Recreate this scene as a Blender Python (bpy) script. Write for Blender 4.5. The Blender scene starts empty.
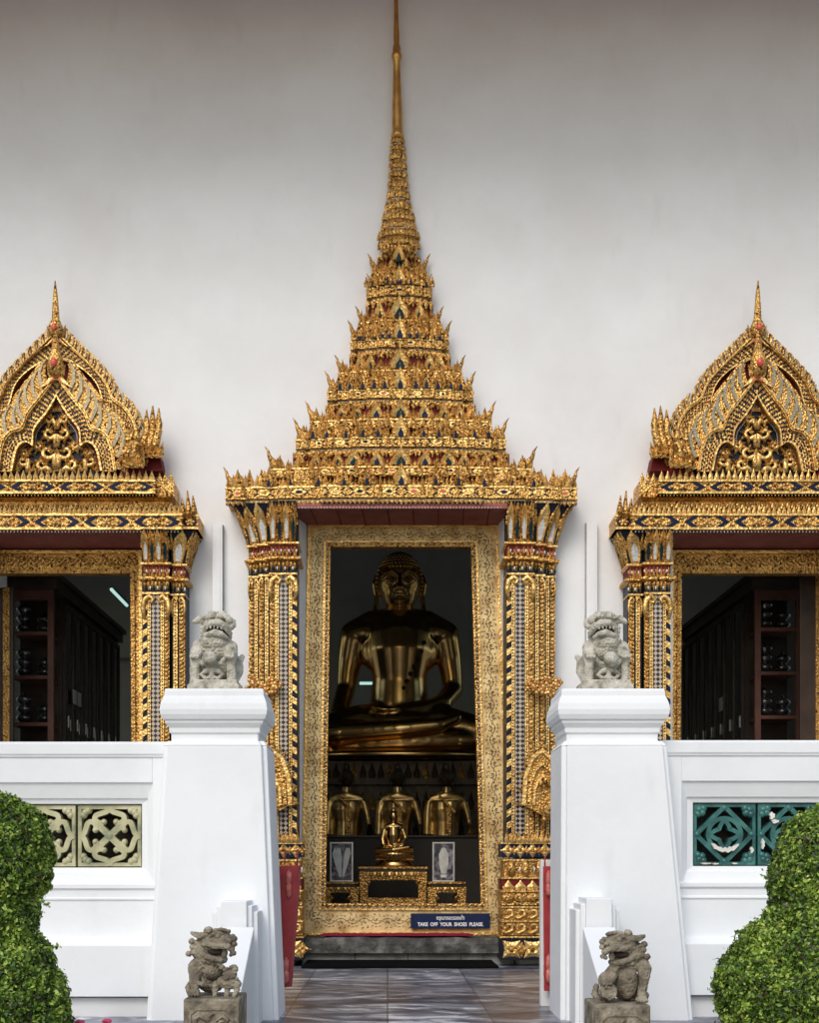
import bpy, bmesh, math, random
import numpy as np
from mathutils import Vector, Matrix, noise
random.seed(7); rng = np.random.default_rng(5)
R = math.radians; PI = math.pi
C = bpy.context.scene.collection
F = 1210.; CX = 388.; HY = 860.; EYE = .95          # lens in pixels, axis, horizon row, eye height above the terrace
def X(px, Y): return (px-CX)*Y/F
def Z(py, Y): return EYE+(HY-py)*Y/F
def lerp(a, b, t): return a+(b-a)*t
def axis(py): return 396.5+10.5*py/960.

# ------------------------------------------------------------------ materials
MATS = {}
def newmat(name):
    m = bpy.data.materials.new(name); m.use_nodes = True
    nt = m.node_tree; b = nt.nodes['Principled BSDF']; MATS[name] = m
    return m, nt, b
def nd(nt, typ, **kw):
    n = nt.nodes.new(typ)
    for k, v in kw.items():
        if k in ('inputs',):
            for a, c in v.items(): n.inputs[a].default_value = c
        else: setattr(n, k, v)
    return n
def coords(nt, scale=(1,1,1), rot=(0,0,0)):
    g = nd(nt, 'ShaderNodeNewGeometry'); mp = nd(nt, 'ShaderNodeMapping')
    nt.links.new(g.outputs['Position'], mp.inputs['Vector'])
    mp.inputs['Scale'].default_value = scale; mp.inputs['Rotation'].default_value = rot
    return mp.outputs['Vector']
def objcoords(nt, scale=(1,1,1), rot=(0,0,0)):
    g = nd(nt, 'ShaderNodeTexCoord'); mp = nd(nt, 'ShaderNodeMapping')
    nt.links.new(g.outputs['Object'], mp.inputs['Vector'])
    mp.inputs['Scale'].default_value = scale; mp.inputs['Rotation'].default_value = rot
    return mp.outputs['Vector']
def ramp(nt, fac, stops, interp='LINEAR'):
    r = nd(nt, 'ShaderNodeValToRGB'); r.color_ramp.interpolation = interp
    els = r.color_ramp.elements
    while len(els) < len(stops): els.new(.5)
    for e, (p, c) in zip(els, stops):
        e.position = p; e.color = (*c, 1) if len(c) == 3 else c
    nt.links.new(fac, r.inputs['Fac']); return r
def bump(nt, b, h, strength=.3, dist=.01):
    n = nd(nt, 'ShaderNodeBump'); n.inputs['Strength'].default_value = strength; n.inputs['Distance'].default_value = dist
    nt.links.new(h, n.inputs['Height']); nt.links.new(n.outputs['Normal'], b.inputs['Normal']); return n
def mottled(name, c1, c2, scale=6, rough=.6, metal=0, bs=.15, bd=.005, bscale=60, spec=.5, c3=None, oc=False):
    m, nt, b = newmat(name); v = (objcoords if oc else coords)(nt)
    n = nd(nt, 'ShaderNodeTexNoise'); n.inputs['Scale'].default_value = scale; n.inputs['Detail'].default_value = 8
    nt.links.new(v, n.inputs['Vector'])
    st = [(.3, c1), (.68, c2)] if c3 is None else [(.25, c1), (.5, c2), (.72, c3)]
    r = ramp(nt, n.outputs['Fac'], st)
    nt.links.new(r.outputs['Color'], b.inputs['Base Color'])
    b.inputs['Roughness'].default_value = rough; b.inputs['Metallic'].default_value = metal
    b.inputs['Specular IOR Level'].default_value = spec
    n2 = nd(nt, 'ShaderNodeTexNoise'); n2.inputs['Scale'].default_value = bscale; n2.inputs['Detail'].default_value = 5
    nt.links.new(v, n2.inputs['Vector'])
    if bs: bump(nt, b, n2.outputs['Fac'], bs, bd)
    return m
# gold leaf
def gold(name, c1, c2, dirt, rough, bscale, bs, metal=.75, dlim=.42):
    m, nt, b = newmat(name); v = objcoords(nt)
    n = nd(nt, 'ShaderNodeTexNoise'); n.inputs['Scale'].default_value = 9; n.inputs['Detail'].default_value = 9
    nt.links.new(v, n.inputs['Vector'])
    r = ramp(nt, n.outputs['Fac'], [(.3, c1), (.62, c2)])
    vo = nd(nt, 'ShaderNodeTexVoronoi'); vo.inputs['Scale'].default_value = bscale
    nt.links.new(v, vo.inputs['Vector'])
    n3 = nd(nt, 'ShaderNodeTexNoise'); n3.inputs['Scale'].default_value = 45; n3.inputs['Detail'].default_value = 4
    nt.links.new(v, n3.inputs['Vector'])
    dr = ramp(nt, n3.outputs['Fac'], [(dlim-.06, (1,1,1)), (dlim, (0,0,0))])
    mx = nd(nt, 'ShaderNodeMix', data_type='RGBA'); mx.inputs['B'].default_value = (*dirt, 1)
    nt.links.new(dr.outputs['Color'], mx.inputs['Factor']); nt.links.new(r.outputs['Color'], mx.inputs['A'])
    nt.links.new(mx.outputs['Result'], b.inputs['Base Color'])
    b.inputs['Metallic'].default_value = metal; b.inputs['Roughness'].default_value = rough
    bump(nt, b, vo.outputs['Distance'], bs, .012)
    return m
gold('gold', (.50,.255,.06), (.77,.455,.135), (.07,.03,.01), .42, 55, .7, dlim=.45)
gold('gold_bright', (.62,.355,.10), (.87,.575,.21), (.14,.065,.02), .40, 40, .45, dlim=.38)
gold('frame_gold', (.48,.30,.11), (.84,.62,.29), (.20,.11,.04), .5, 30, .12, metal=.12, dlim=.38)
mottled('line_black', (.010,.007,.004), (.03,.02,.010), 20, .8)
gold('gold_smooth', (.50,.27,.07), (.72,.43,.13), (.3,.15,.04), .38, 12, .08, dlim=.25)
gold('gold_dull', (.33,.17,.04), (.58,.32,.09), (.05,.025,.01), .42, 50, .6)
mottled('bronze', (.58,.36,.13), (.80,.53,.22), 3, .24, 1.0, .06, .003, 20)
mottled('bronze_old', (.35,.21,.07), (.8,.56,.22), 9, .34, .9, .2, .004, 60)
mottled('navy', (.004,.007,.025), (.010,.018,.055), 20, .5, spec=.15)
mottled('black_blue', (.004,.005,.010), (.010,.014,.028), 20, .45, spec=.25)
mottled('teal_glass', (.003,.014,.022), (.006,.035,.042), 20, .5, spec=.12)
mottled('lacquer_red', (.11,.008,.008), (.18,.02,.018), 10, .6, spec=.15)
mottled('red_stone', (.55,.05,.03), (.7,.14,.08), 20, .3)
mottled('mirror_white', (.5,.52,.53), (.8,.82,.82), 60, .15, .3)
mottled('glass_silver', (.17,.13,.07), (.50,.42,.28), 70, .2, .5)
mottled('step_pale', (.16,.16,.15), (.34,.33,.31), 9, .7, 0, .4, .01, 30)
mottled('pink_glass', (.45,.07,.16), (.65,.2,.3), 60, .2)
mottled('soffit_red', (.20,.045,.035), (.30,.075,.06), 7, .55)
# white mosaic diamond pattern
m, nt, b = newmat('mosaic'); v = objcoords(nt, (1,1,1), (0, R(45), 0))
ck = nd(nt, 'ShaderNodeTexChecker'); ck.inputs['Scale'].default_value = 34
ck.inputs['Color1'].default_value = (.012,.012,.02,1); ck.inputs['Color2'].default_value = (.50,.40,.31,1)
nt.links.new(v, ck.inputs['Vector']); nt.links.new(ck.outputs['Color'], b.inputs['Base Color']); b.inputs['Roughness'].default_value = .25
# painted gold frame with black arabesque
m, nt, b = newmat('arabesque'); v = objcoords(nt)
ns = nd(nt, 'ShaderNodeTexNoise'); ns.inputs['Scale'].default_value = 9; ns.inputs['Detail'].default_value = 1
nt.links.new(v, ns.inputs['Vector'])
mv = nd(nt, 'ShaderNodeMix', data_type='VECTOR'); mv.inputs['Factor'].default_value = .10
nt.links.new(v, mv.inputs['A']); nt.links.new(ns.outputs['Color'], mv.inputs['B'])
vo = nd(nt, 'ShaderNodeTexVoronoi', feature='DISTANCE_TO_EDGE'); vo.inputs['Scale'].default_value = 38
nt.links.new(mv.outputs['Result'], vo.inputs['Vector'])
wv = nd(nt, 'ShaderNodeTexNoise'); wv.inputs['Scale'].default_value = 38; wv.inputs['Detail'].default_value = 2; nt.links.new(v, wv.inputs['Vector'])
mth = nd(nt, 'ShaderNodeMath', operation='MULTIPLY_ADD'); mth.inputs[1].default_value = .34; mth.inputs[2].default_value = -.15
nt.links.new(wv.outputs['Fac'], mth.inputs[0])
sb = nd(nt, 'ShaderNodeMath', operation='SUBTRACT'); nt.links.new(vo.outputs['Distance'], sb.inputs[0]); nt.links.new(mth.outputs[0], sb.inputs[1])
lr = ramp(nt, sb.outputs[0], [(.012, (.022,.014,.008)), (.045, (1,1,1))])
big = nd(nt, 'ShaderNodeTexNoise'); big.inputs['Scale'].default_value = 3.2; big.inputs['Detail'].default_value = 8; nt.links.new(v, big.inputs['Vector'])
gr = ramp(nt, big.outputs['Fac'], [(.36, (.42,.25,.08)), (.54, (.84,.60,.27))])
mm = nd(nt, 'ShaderNodeMix', data_type='RGBA', blend_type='MULTIPLY'); mm.inputs['Factor'].default_value = 1
nt.links.new(gr.outputs['Color'], mm.inputs['A']); nt.links.new(lr.outputs['Color'], mm.inputs['B'])
nt.links.new(mm.outputs['Result'], b.inputs['Base Color']); b.inputs['Metallic'].default_value = .0; b.inputs['Roughness'].default_value = .45
# white lime plaster
def plaster(name, c1, c2, stain):
    m, nt, b = newmat(name); v = coords(nt)
    n = nd(nt, 'ShaderNodeTexNoise'); n.inputs['Scale'].default_value = .9; n.inputs['Detail'].default_value = 10; n.inputs['Roughness'].default_value = .62
    nt.links.new(v, n.inputs['Vector'])
    r = ramp(nt, n.outputs['Fac'], [(.3, c1), (.62, c2)])
    v2 = coords(nt, (1, 1, .25)); n4 = nd(nt, 'ShaderNodeTexNoise'); n4.inputs['Scale'].default_value = 5; n4.inputs['Detail'].default_value = 9
    nt.links.new(v2, n4.inputs['Vector'])
    r2 = ramp(nt, n4.outputs['Fac'], [(.62, (1,1,1)), (.8, stain)])
    mm = nd(nt, 'ShaderNodeMix', data_type='RGBA', blend_type='MULTIPLY'); mm.inputs['Factor'].default_value = 1
    nt.links.new(r.outputs['Color'], mm.inputs['A']); nt.links.new(r2.outputs['Color'], mm.inputs['B'])
    nt.links.new(mm.outputs['Result'], b.inputs['Base Color']); b.inputs['Roughness'].default_value = .7
    n2 = nd(nt, 'ShaderNodeTexNoise'); n2.inputs['Scale'].default_value = 14; n2.inputs['Detail'].default_value = 9
    nt.links.new(v, n2.inputs['Vector']); bump(nt, b, n2.outputs['Fac'], .22, .012)
plaster('wall_plaster', (.77,.76,.765), (.85,.86,.87), (.93,.915,.90))
plaster('white_paint', (.73,.75,.77), (.82,.84,.865), (.90,.895,.885))
plaster('plinth_paint', (.62,.62,.63), (.72,.72,.73), (.85,.84,.84))
mottled('stone_pale', (.09,.08,.055), (.50,.47,.39), 15, .9, 0, .9, .014, 70, c3=(.66,.63,.55), oc=True)
mottled('stone_brown', (.05,.04,.03), (.22,.185,.135), 15, .9, 0, .9, .012, 70, c3=(.42,.375,.29), oc=True)
mottled('stone_step', (.018,.018,.016), (.075,.072,.065), 7, .75, 0, .8, .03, 22, c3=(.22,.21,.19), spec=.25)
mottled('mouth_dark', (.02,.015,.012), (.05,.03,.025), 20, .9)
mottled('dark_wood', (.022,.014,.010), (.05,.03,.02), 5, .4)
mottled('red_wood', (.085,.03,.02), (.15,.055,.035), 5, .45)
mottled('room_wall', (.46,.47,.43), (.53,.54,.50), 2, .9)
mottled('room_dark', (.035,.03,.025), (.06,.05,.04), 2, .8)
mottled('eave_wood', (.30,.07,.09), (.40,.11,.13), 3, .7)
mottled('tile_roof', (.16,.06,.03), (.25,.11,.05), 6, .5)
mottled('mat_red', (.20,.012,.035), (.27,.02,.05), 60, .95, spec=.1)
mottled('mat_black', (.003,.003,.003), (.008,.008,.008), 60, .95, spec=.05)
mottled('gate_red', (.24,.010,.016), (.38,.03,.035), 7, .5)
mottled('gate_hinge', (.40,.07,.06), (.62,.22,.18), 30, .4)
mottled('sign_blue', (.005,.014,.055), (.008,.02,.07), 8, .5, spec=.25)
mottled('sign_white', (.8,.8,.8), (.85,.85,.85), 8, .5)
mottled('grey_metal', (.3,.3,.3), (.4,.4,.4), 8, .5)
mottled('glaze_cream', (.07,.12,.09), (.42,.40,.23), 7, .45, c3=(.66,.62,.42), oc=True)
mottled('glaze_teal', (.01,.035,.035), (.025,.12,.115), 10, .3, c3=(.07,.22,.20), oc=True)
mottled('glaze_chip', (.6,.58,.52), (.8,.78,.72), 12, .7)
mottled('pewter', (.05,.05,.05), (.2,.2,.2), 12, .15, .8)
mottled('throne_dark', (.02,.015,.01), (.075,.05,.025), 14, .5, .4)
mottled('frame_ground', (.05,.03,.012), (.12,.07,.025), 8, .7)
mottled('paper', (.6,.6,.58), (.75,.75,.72), 12, .8)
mottled('frame_silver', (.5,.5,.5), (.7,.7,.7), 12, .3, .6)
mottled('bark', (.05,.035,.02), (.1,.07,.045), 20, .9)
mottled('soil', (.07,.05,.035), (.14,.10,.07), 4, .95)
mottled('petal_pink', (.65,.04,.14), (.8,.12,.25), 20, .6)
mottled('paving', (.20,.19,.18), (.32,.31,.29), 2.2, .85)
m, nt, b = newmat('photo_print'); v = coords(nt); n = nd(nt, 'ShaderNodeTexNoise'); n.inputs['Scale'].default_value = 22; n.inputs['Detail'].default_value = 6
nt.links.new(v, n.inputs['Vector']); r = ramp(nt, n.outputs['Fac'], [(.38, (.02,.02,.03)), (.5, (.09,.08,.10)), (.66, (.30,.29,.33))]); nt.links.new(r.outputs['Color'], b.inputs['Base Color']); b.inputs['Roughness'].default_value = .35
def emis(name, col, s):
    m, nt, b = newmat(name); b.inputs['Base Color'].default_value = (*col, 1)
    b.inputs['Emission Color'].default_value = (*col, 1); b.inputs['Emission Strength'].default_value = s
emis('tube_light', (.6, .95, .88), .65)
# polished streaked marble floor
m, nt, b = newmat('marble'); v = coords(nt, (.95, 2.0, 1), (0, 0, R(12)))
n = nd(nt, 'ShaderNodeTexNoise'); n.inputs['Scale'].default_value = 1.6; n.inputs['Detail'].default_value = 9; n.inputs['Distortion'].default_value = 1.6; n.inputs['Roughness'].default_value = .66
nt.links.new(v, n.inputs['Vector'])
r = ramp(nt, n.outputs['Fac'], [(.36, (.03,.037,.06)), (.46, (.12,.135,.18)), (.54, (.27,.29,.34)), (.62, (.74,.76,.80))])
br = nd(nt, 'ShaderNodeTexBrick'); br.offset = 0; br.inputs['Scale'].default_value = 1; br.inputs['Brick Width'].default_value = .62; br.inputs['Row Height'].default_value = .62
br.inputs['Mortar Size'].default_value = .006; br.inputs['Color1'].default_value = (1,1,1,1); br.inputs['Color2'].default_value = (.55,.54,.56,1); br.inputs['Mortar'].default_value = (.3,.3,.3,1)
nt.links.new(coords(nt), br.inputs['Vector'])
mm = nd(nt, 'ShaderNodeMix', data_type='RGBA', blend_type='MULTIPLY'); mm.inputs['Factor'].default_value = 1
nt.links.new(r.outputs['Color'], mm.inputs['A']); nt.links.new(br.outputs['Color'], mm.inputs['B']); nt.links.new(mm.outputs['Result'], b.inputs['Base Color'])
b.inputs['Roughness'].default_value = .3; b.inputs['Specular IOR Level'].default_value = .35
# leaves
m, nt, b = newmat('leaf'); g = nd(nt, 'ShaderNodeNewGeometry')
ln = nd(nt, 'ShaderNodeTexNoise'); ln.inputs['Scale'].default_value = 9; ln.inputs['Detail'].default_value = 3; nt.links.new(g.outputs['Position'], ln.inputs['Vector'])
ad = nd(nt, 'ShaderNodeMath', operation='MULTIPLY_ADD'); ad.inputs[1].default_value = 1.5; ad.inputs[2].default_value = -.75; nt.links.new(ln.outputs['Fac'], ad.inputs[0])
a2 = nd(nt, 'ShaderNodeMath', operation='ADD', use_clamp=True); nt.links.new(ad.outputs[0], a2.inputs[0]); nt.links.new(g.outputs['Random Per Island'], a2.inputs[1])
r = ramp(nt, a2.outputs[0], [(0, (.06,.045,.015)), (.04, (.022,.05,.010)), (.38, (.075,.16,.018)), (.7, (.22,.36,.04)), (1, (.55,.66,.13))])
nt.links.new(r.outputs['Color'], b.inputs['Base Color']); b.inputs['Roughness'].default_value = .42
tr = nd(nt, 'ShaderNodeBsdfTranslucent'); nt.links.new(r.outputs['Color'], tr.inputs['Color'])
ms = nd(nt, 'ShaderNodeMixShader'); ms.inputs['Fac'].default_value = .25
out = nt.nodes['Material Output']; nt.links.new(b.outputs[0], ms.inputs[1]); nt.links.new(tr.outputs[0], ms.inputs[2]); nt.links.new(ms.outputs[0], out.inputs['Surface'])
m, nt, b = newmat('glass'); b.inputs['Base Color'].default_value = (.02,.02,.02,1); b.inputs['Roughness'].default_value = .06; b.inputs['Specular IOR Level'].default_value = .6

# ------------------------------------------------------------------ mesh builder
ORG = {}
class MB:
    def __init__(s): s.v = []; s.f = []; s.m = []; s.sm = []
    def add(s, vs, fs, m, smooth=False):
        o = len(s.v); s.v += [tuple(p) for p in vs]
        for f in fs: s.f.append(tuple(i+o for i in f)); s.m.append(m); s.sm.append(smooth)
    def hexa(s, p, m):      # 8 corners: bottom 4 (ccw) then top 4
        s.add(p, [(0,3,2,1), (4,5,6,7), (0,1,5,4), (1,2,6,5), (2,3,7,6), (3,0,4,7)], m)
    def box(s, x0, x1, y0, y1, z0, z1, m):
        s.hexa([(x0,y0,z0),(x1,y0,z0),(x1,y1,z0),(x0,y1,z0),(x0,y0,z1),(x1,y0,z1),(x1,y1,z1),(x0,y1,z1)], m)
    def prism(s, pts, y0, y1, m, inset=0):   # outline in x,z; front y0
        n = len(pts); cx = sum(p[0] for p in pts)/n; cz = sum(p[1] for p in pts)/n
        if inset:
            fr = [(cx+(x-cx)*(1-inset), y0, cz+(z-cz)*(1-inset)) for x, z in pts]
        else: fr = [(x, y0, z) for x, z in pts]
        bk = [(x, y1, z) for x, z in pts]
        s.add(fr+bk, [tuple(range(n)), tuple(range(2*n-1, n-1, -1))]+[(i, (i+1) % n, n+(i+1) % n, n+i) for i in range(n)], m)
    def ring(s, outer, inner, y0, y1, m):
        n = len(outer); vs = [(x, y0, z) for x, z in outer]+[(x, y0, z) for x, z in inner]+[(x, y1, z) for x, z in outer]+[(x, y1, z) for x, z in inner]
        fs = []
        for i in range(n-1):
            fs += [(i, i+1, n+i+1, n+i), (2*n+i, 2*n+i+1, i+1, i), (n+i, n+i+1, 3*n+i+1, 3*n+i)]
        fs += [(0, n, 3*n, 2*n), (n-1, 2*n-1, 4*n-1, 3*n-1)]
        s.add(vs, fs, m)
    def ribbon(s, path, w, y0, y1, m, closed=False):
        n = len(path); L = []; Rr = []
        for i, p in enumerate(path):
            a = path[i-1] if (i > 0 or closed) else p; b_ = path[(i+1) % n] if (i < n-1 or closed) else p
            dx, dz = b_[0]-a[0], b_[1]-a[1]; l = math.hypot(dx, dz) or 1
            ww = w[i] if isinstance(w, (list, tuple)) else w
            L.append((p[0]-dz/l*ww/2, p[1]+dx/l*ww/2)); Rr.append((p[0]+dz/l*ww/2, p[1]-dx/l*ww/2))
        if closed: L.append(L[0]); Rr.append(Rr[0])
        s.ring(L, Rr, y0, y1, m)
    def lathe(s, prof, c, seg, m, smooth=True, a0=0, a1=2*PI, sy=1.):
        vs = []; full = abs(a1-a0-2*PI) < 1e-6; k = seg if full else seg+1
        for r_, z in prof:
            for i in range(k):
                a = a0+(a1-a0)*i/seg; vs.append((c[0]+r_*math.cos(a), c[1]+r_*math.sin(a)*sy, c[2]+z))
        fs = []
        for j in range(len(prof)-1):
            for i in range(seg):
                i2 = (i+1) % k if full else i+1
                fs.append((j*k+i, j*k+i2, (j+1)*k+i2, (j+1)*k+i))
        if full: fs += [tuple(range(k-1, -1, -1)), tuple((len(prof)-1)*k+i for i in range(k))]
        s.add(vs, fs, m, smooth)
    def tube(s, path, rad, m, seg=8, smooth=True, flat=1.):
        vs = []; n = len(path); P = [Vector(p) for p in path]
        for i, p in enumerate(P):
            t = (P[min(i+1, n-1)]-P[max(i-1, 0)]).normalized()
            u = t.cross(Vector((0, 1, 0)));
            if u.length < .1: u = t.cross(Vector((1, 0, 0)))
            u.normalize(); w = t.cross(u).normalized(); r_ = rad[i] if isinstance(rad, (list, tuple)) else rad
            for k in range(seg):
                a = 2*PI*k/seg; vs.append(p+u*math.cos(a)*r_+w*math.sin(a)*r_*flat)
        fs = [(i*seg+k, i*seg+(k+1) % seg, (i+1)*seg+(k+1) % seg, (i+1)*seg+k) for i in range(n-1) for k in range(seg)]
        fs += [tuple(range(seg-1, -1, -1)), tuple((n-1)*seg+k for k in range(seg))]
        s.add(vs, fs, m, smooth)
    def ball(s, c, r_, m, seg=10, rings=6, rot=None, smooth=True):
        if not isinstance(r_, (list, tuple)): r_ = (r_, r_, r_)
        vs = []; M = Matrix.Rotation(rot, 3, 'Y') if isinstance(rot, (int, float)) else (rot or Matrix.Identity(3)); c = Vector(c)
        vs.append(c+M@Vector((0, 0, r_[2])))
        for j in range(1, rings):
            th = PI*j/rings
            for k in range(seg):
                a = 2*PI*k/seg; vs.append(c+M@Vector((r_[0]*math.sin(th)*math.cos(a), r_[1]*math.sin(th)*math.sin(a), r_[2]*math.cos(th))))
        vs.append(c+M@Vector((0, 0, -r_[2]))); fs = []
        for k in range(seg): fs.append((0, 1+k, 1+(k+1) % seg))
        for j in range(rings-2):
            for k in range(seg): fs.append((1+j*seg+k, 1+(j+1)*seg+k, 1+(j+1)*seg+(k+1) % seg, 1+j*seg+(k+1) % seg))
        l = len(vs)-1
        for k in range(seg): fs.append((l, 1+(rings-2)*seg+(k+1) % seg, 1+(rings-2)*seg+k))
        s.add(vs, fs, m, smooth)
    def mould(s, x0, x1, yf, yb, prof, m):   # profile (out, z) swept round left, front, right
        vs = []
        for o, z in prof: vs += [(x0-o, yb, z), (x0-o, yf-o, z), (x1+o, yf-o, z), (x1+o, yb, z)]
        fs = []
        for j in range(len(prof)-1):
            for k in range(3): fs.append((4*j+k, 4*j+k+1, 4*j+k+5, 4*j+k+4))
        n = 4*(len(prof)-1); fs += [(3, 2, 1, 0), (n, n+1, n+2, n+3)]
        s.add(vs, fs, m)
    # T(u,v,d) ornaments
    def leaf(s, T, d, m, t=.01):
        o = [(-.42,0),(-.5,.3),(-.2,.68),(0,1),(.2,.68),(.5,.3),(.42,0)]
        vs = [T(u, v, 0) for u, v in o]+[T(0, .38, d)]+[T(u, v, -t) for u, v in o]
        fs = [(i, i+1, 7) for i in range(6)]+[(6, 0, 7)]+[(8+i, 8+i+1, i+1, i) for i in range(6)]+[(14, 13, 12, 11, 10, 9, 8)]
        s.add(vs, fs, m)
    def niche(s, T, d, m, inner, cap=True, k=.62, shape=0):
        o = [(-.5,0),(-.53,.28),(-.36,.55),(-.13,.8),(0,1),(.13,.8),(.36,.55),(.53,.28),(.5,0)]
        if shape: o = [(-.30,0),(-.40,.22),(-.5,.55),(-.40,.82),(0,1.04),(.40,.82),(.5,.55),(.40,.22),(.30,0)]
        i_ = [(u*k, v*k*1.05+(.10 if shape else 0)) for u, v in o]
        n = 9; vs = [T(u, v, 0) for u, v in o]+[T(u*.8, v*.86, d) for u, v in o]+[T(u, v, d*.3) for u, v in i_]
        fs = []
        for a in range(n-1): fs += [(a, a+1, n+a+1, n+a), (n+a, n+a+1, 2*n+a+1, 2*n+a)]
        s.add(vs, fs, m); s.add([T(u, v, d*.31) for u, v in i_], [tuple(range(n))], inner)
        s.add([T(u, v, -.012) for u, v in o], [tuple(range(n-1, -1, -1))], m)
        vs2 = [T(u, v, 0) for u, v in o]+[T(u, v, -.012) for u, v in o]
        s.add(vs2, [(a, n+a, n+a+1, a+1) for a in range(n-1)], m)
    def build(s, name, parent=None, org=None):
        me = bpy.data.meshes.new(name); o = bpy.data.objects.new(name, me); C.objects.link(o)
        if parent is not None: og = ORG[parent.name]; o.parent = parent
        else:
            og = Vector(org) if org is not None else Vector((0,0,0)); o.location = og
        ORG[o.name] = og
        me.from_pydata([(x-og[0], y-og[1], z-og[2]) for x, y, z in s.v], [], s.f)
        names = []
        for k in s.m:
            if k not in names: names.append(k)
        for k in names: me.materials.append(MATS[k])
        me.polygons.foreach_set('material_index', [names.index(k) for k in s.m])
        me.polygons.foreach_set('use_smooth', s.sm)
        bm = bmesh.new(); bm.from_mesh(me); bmesh.ops.recalc_face_normals(bm, faces=bm.faces); bm.to_mesh(me); bm.free()
        me.update(); return o
def flat(cx, z0, w, h, y, ang=0):
    ca, sa = math.cos(ang), math.sin(ang)
    return lambda u, v, d: (cx+u*w*ca-v*h*sa, y-d, z0+u*w*sa+v*h*ca)
def tilt(P0, P1, w0, w1):
    P0 = Vector(P0); P1 = Vector(P1)
    def T(u, v, d):
        p = P0.lerp(P1, v); return (p.x+u*lerp(w0, w1, v), p.y-d, p.z)
    return T
def tag(o, label=None, cat=None, group=None, kind=None):
    if label: o['label'] = label
    if cat: o['category'] = cat
    if group: o['group'] = group
    if kind: o['kind'] = kind
    return o
def thing(name, loc, label, cat, group=None):
    o = bpy.data.objects.new(name, None); C.objects.link(o); o.location = loc; o.empty_display_size = .1
    ORG[o.name] = Vector(loc); return tag(o, label, cat, group)
def copy_tree(o, parent=None):
    c = o.copy(); C.objects.link(c)
    if parent: c.parent = parent
    ORG[c.name] = ORG.get(o.name, Vector((0,0,0)))
    for ch in list(o.children): copy_tree(ch, c)
    return c
def bevel(o, w=.006, seg=2):
    md = o.modifiers.new('edge', 'BEVEL'); md.width = w; md.segments = seg; md.limit_method = 'ANGLE'; md.angle_limit = R(35)
    md.harden_normals = False; return o
def sculpt(mb, name, mat, parent, voxel, smooth=6, org=None, disp=0, dscale=.02):
    """fuse overlapping shapes into one continuous smooth surface"""
    o = mb.build(name, parent, org)
    md = o.modifiers.new('r', 'REMESH'); md.mode = 'VOXEL'; md.voxel_size = voxel; md.use_smooth_shade = True
    if smooth:
        sm = o.modifiers.new('s', 'SMOOTH'); sm.factor = .5; sm.iterations = smooth
    tmp = bpy.data.scenes.new('tmp'); tmp.collection.objects.link(o); vl = tmp.view_layers[0]; vl.update(); dg = vl.depsgraph
    me = bpy.data.meshes.new_from_object(o.evaluated_get(dg)); tmp.collection.objects.unlink(o); bpy.data.scenes.remove(tmp)
    o.modifiers.clear(); o.data = me; me.materials.clear(); me.materials.append(MATS[mat])
    if disp:
        n = len(me.vertices); cc = np.zeros(3*n); me.vertices.foreach_get('co', cc); cc = cc.reshape(-1,3)
        nn = np.zeros(3*n); me.vertices.foreach_get('normal', nn); nn = nn.reshape(-1,3)
        k = np.array([noise.noise(Vector(c_)/dscale)+.5*noise.noise(Vector(c_)/dscale*2.7)+.35*noise.noise(Vector(c_)/dscale*.35) for c_ in cc])
        me.vertices.foreach_set('co', (cc+nn*disp*k[:,None]).ravel())
    me.polygons.foreach_set('use_smooth', [True]*len(me.polygons)); me.polygons.foreach_set('material_index', [0]*len(me.polygons))
    return o

# ------------------------------------------------------------------ camera, light, world
cam = bpy.data.cameras.new('camera'); co = bpy.data.objects.new('camera', cam); C.objects.link(co); bpy.context.scene.camera = co
co.location = (0, 0, EYE); co.rotation_euler = (R(90), 0, 0)
cam.sensor_fit = 'HORIZONTAL'; cam.sensor_width = 36; cam.lens = 36*F/820; cam.shift_x = (410-CX)/820; cam.shift_y = (HY-512)/820; cam.clip_end = 400
w = bpy.data.worlds.new('World'); bpy.context.scene.world = w; w.use_nodes = True; nt = w.node_tree
sky = nt.nodes.new('ShaderNodeTexSky'); sky.sky_type = 'NISHITA'; sky.sun_disc = False; sky.sun_elevation = R(44); sky.sun_rotation = R(200)
sky.dust_density = 2.2; sky.air_density = 1.5; sky.ozone_density = 1
bg = nt.nodes['Background']; nt.links.new(sky.outputs[0], bg.inputs['Color']); bg.inputs['Strength'].default_value = .125
sl = bpy.data.lights.new('sun', 'SUN'); sl.energy = 1.2; sl.angle = R(30); sl.color = (1, .975, .95); so = bpy.data.objects.new('sun', sl); C.objects.link(so)
so.rotation_euler = (R(46), 0, R(-20)); so.location = (0, 0, 20)
sc = bpy.context.scene; sc.view_settings.view_transform = 'Standard'; sc.view_settings.look = 'None'; sc.view_settings.gamma = 1; sc.view_settings.exposure = .26

# ------------------------------------------------------------------ setting
g = MB(); g.box(-90, 90, -90, 60, -.9, -.65, 'paving'); tag(g.build('ground'), kind='structure')
g = MB(); g.box(-9, 9, 7.0, 11.95, -.6, 0, 'marble'); tag(g.build('terrace_floor'), kind='structure')
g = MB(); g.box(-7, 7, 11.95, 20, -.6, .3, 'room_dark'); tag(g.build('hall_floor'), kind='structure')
WY = 11.0; WB = 11.9
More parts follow.
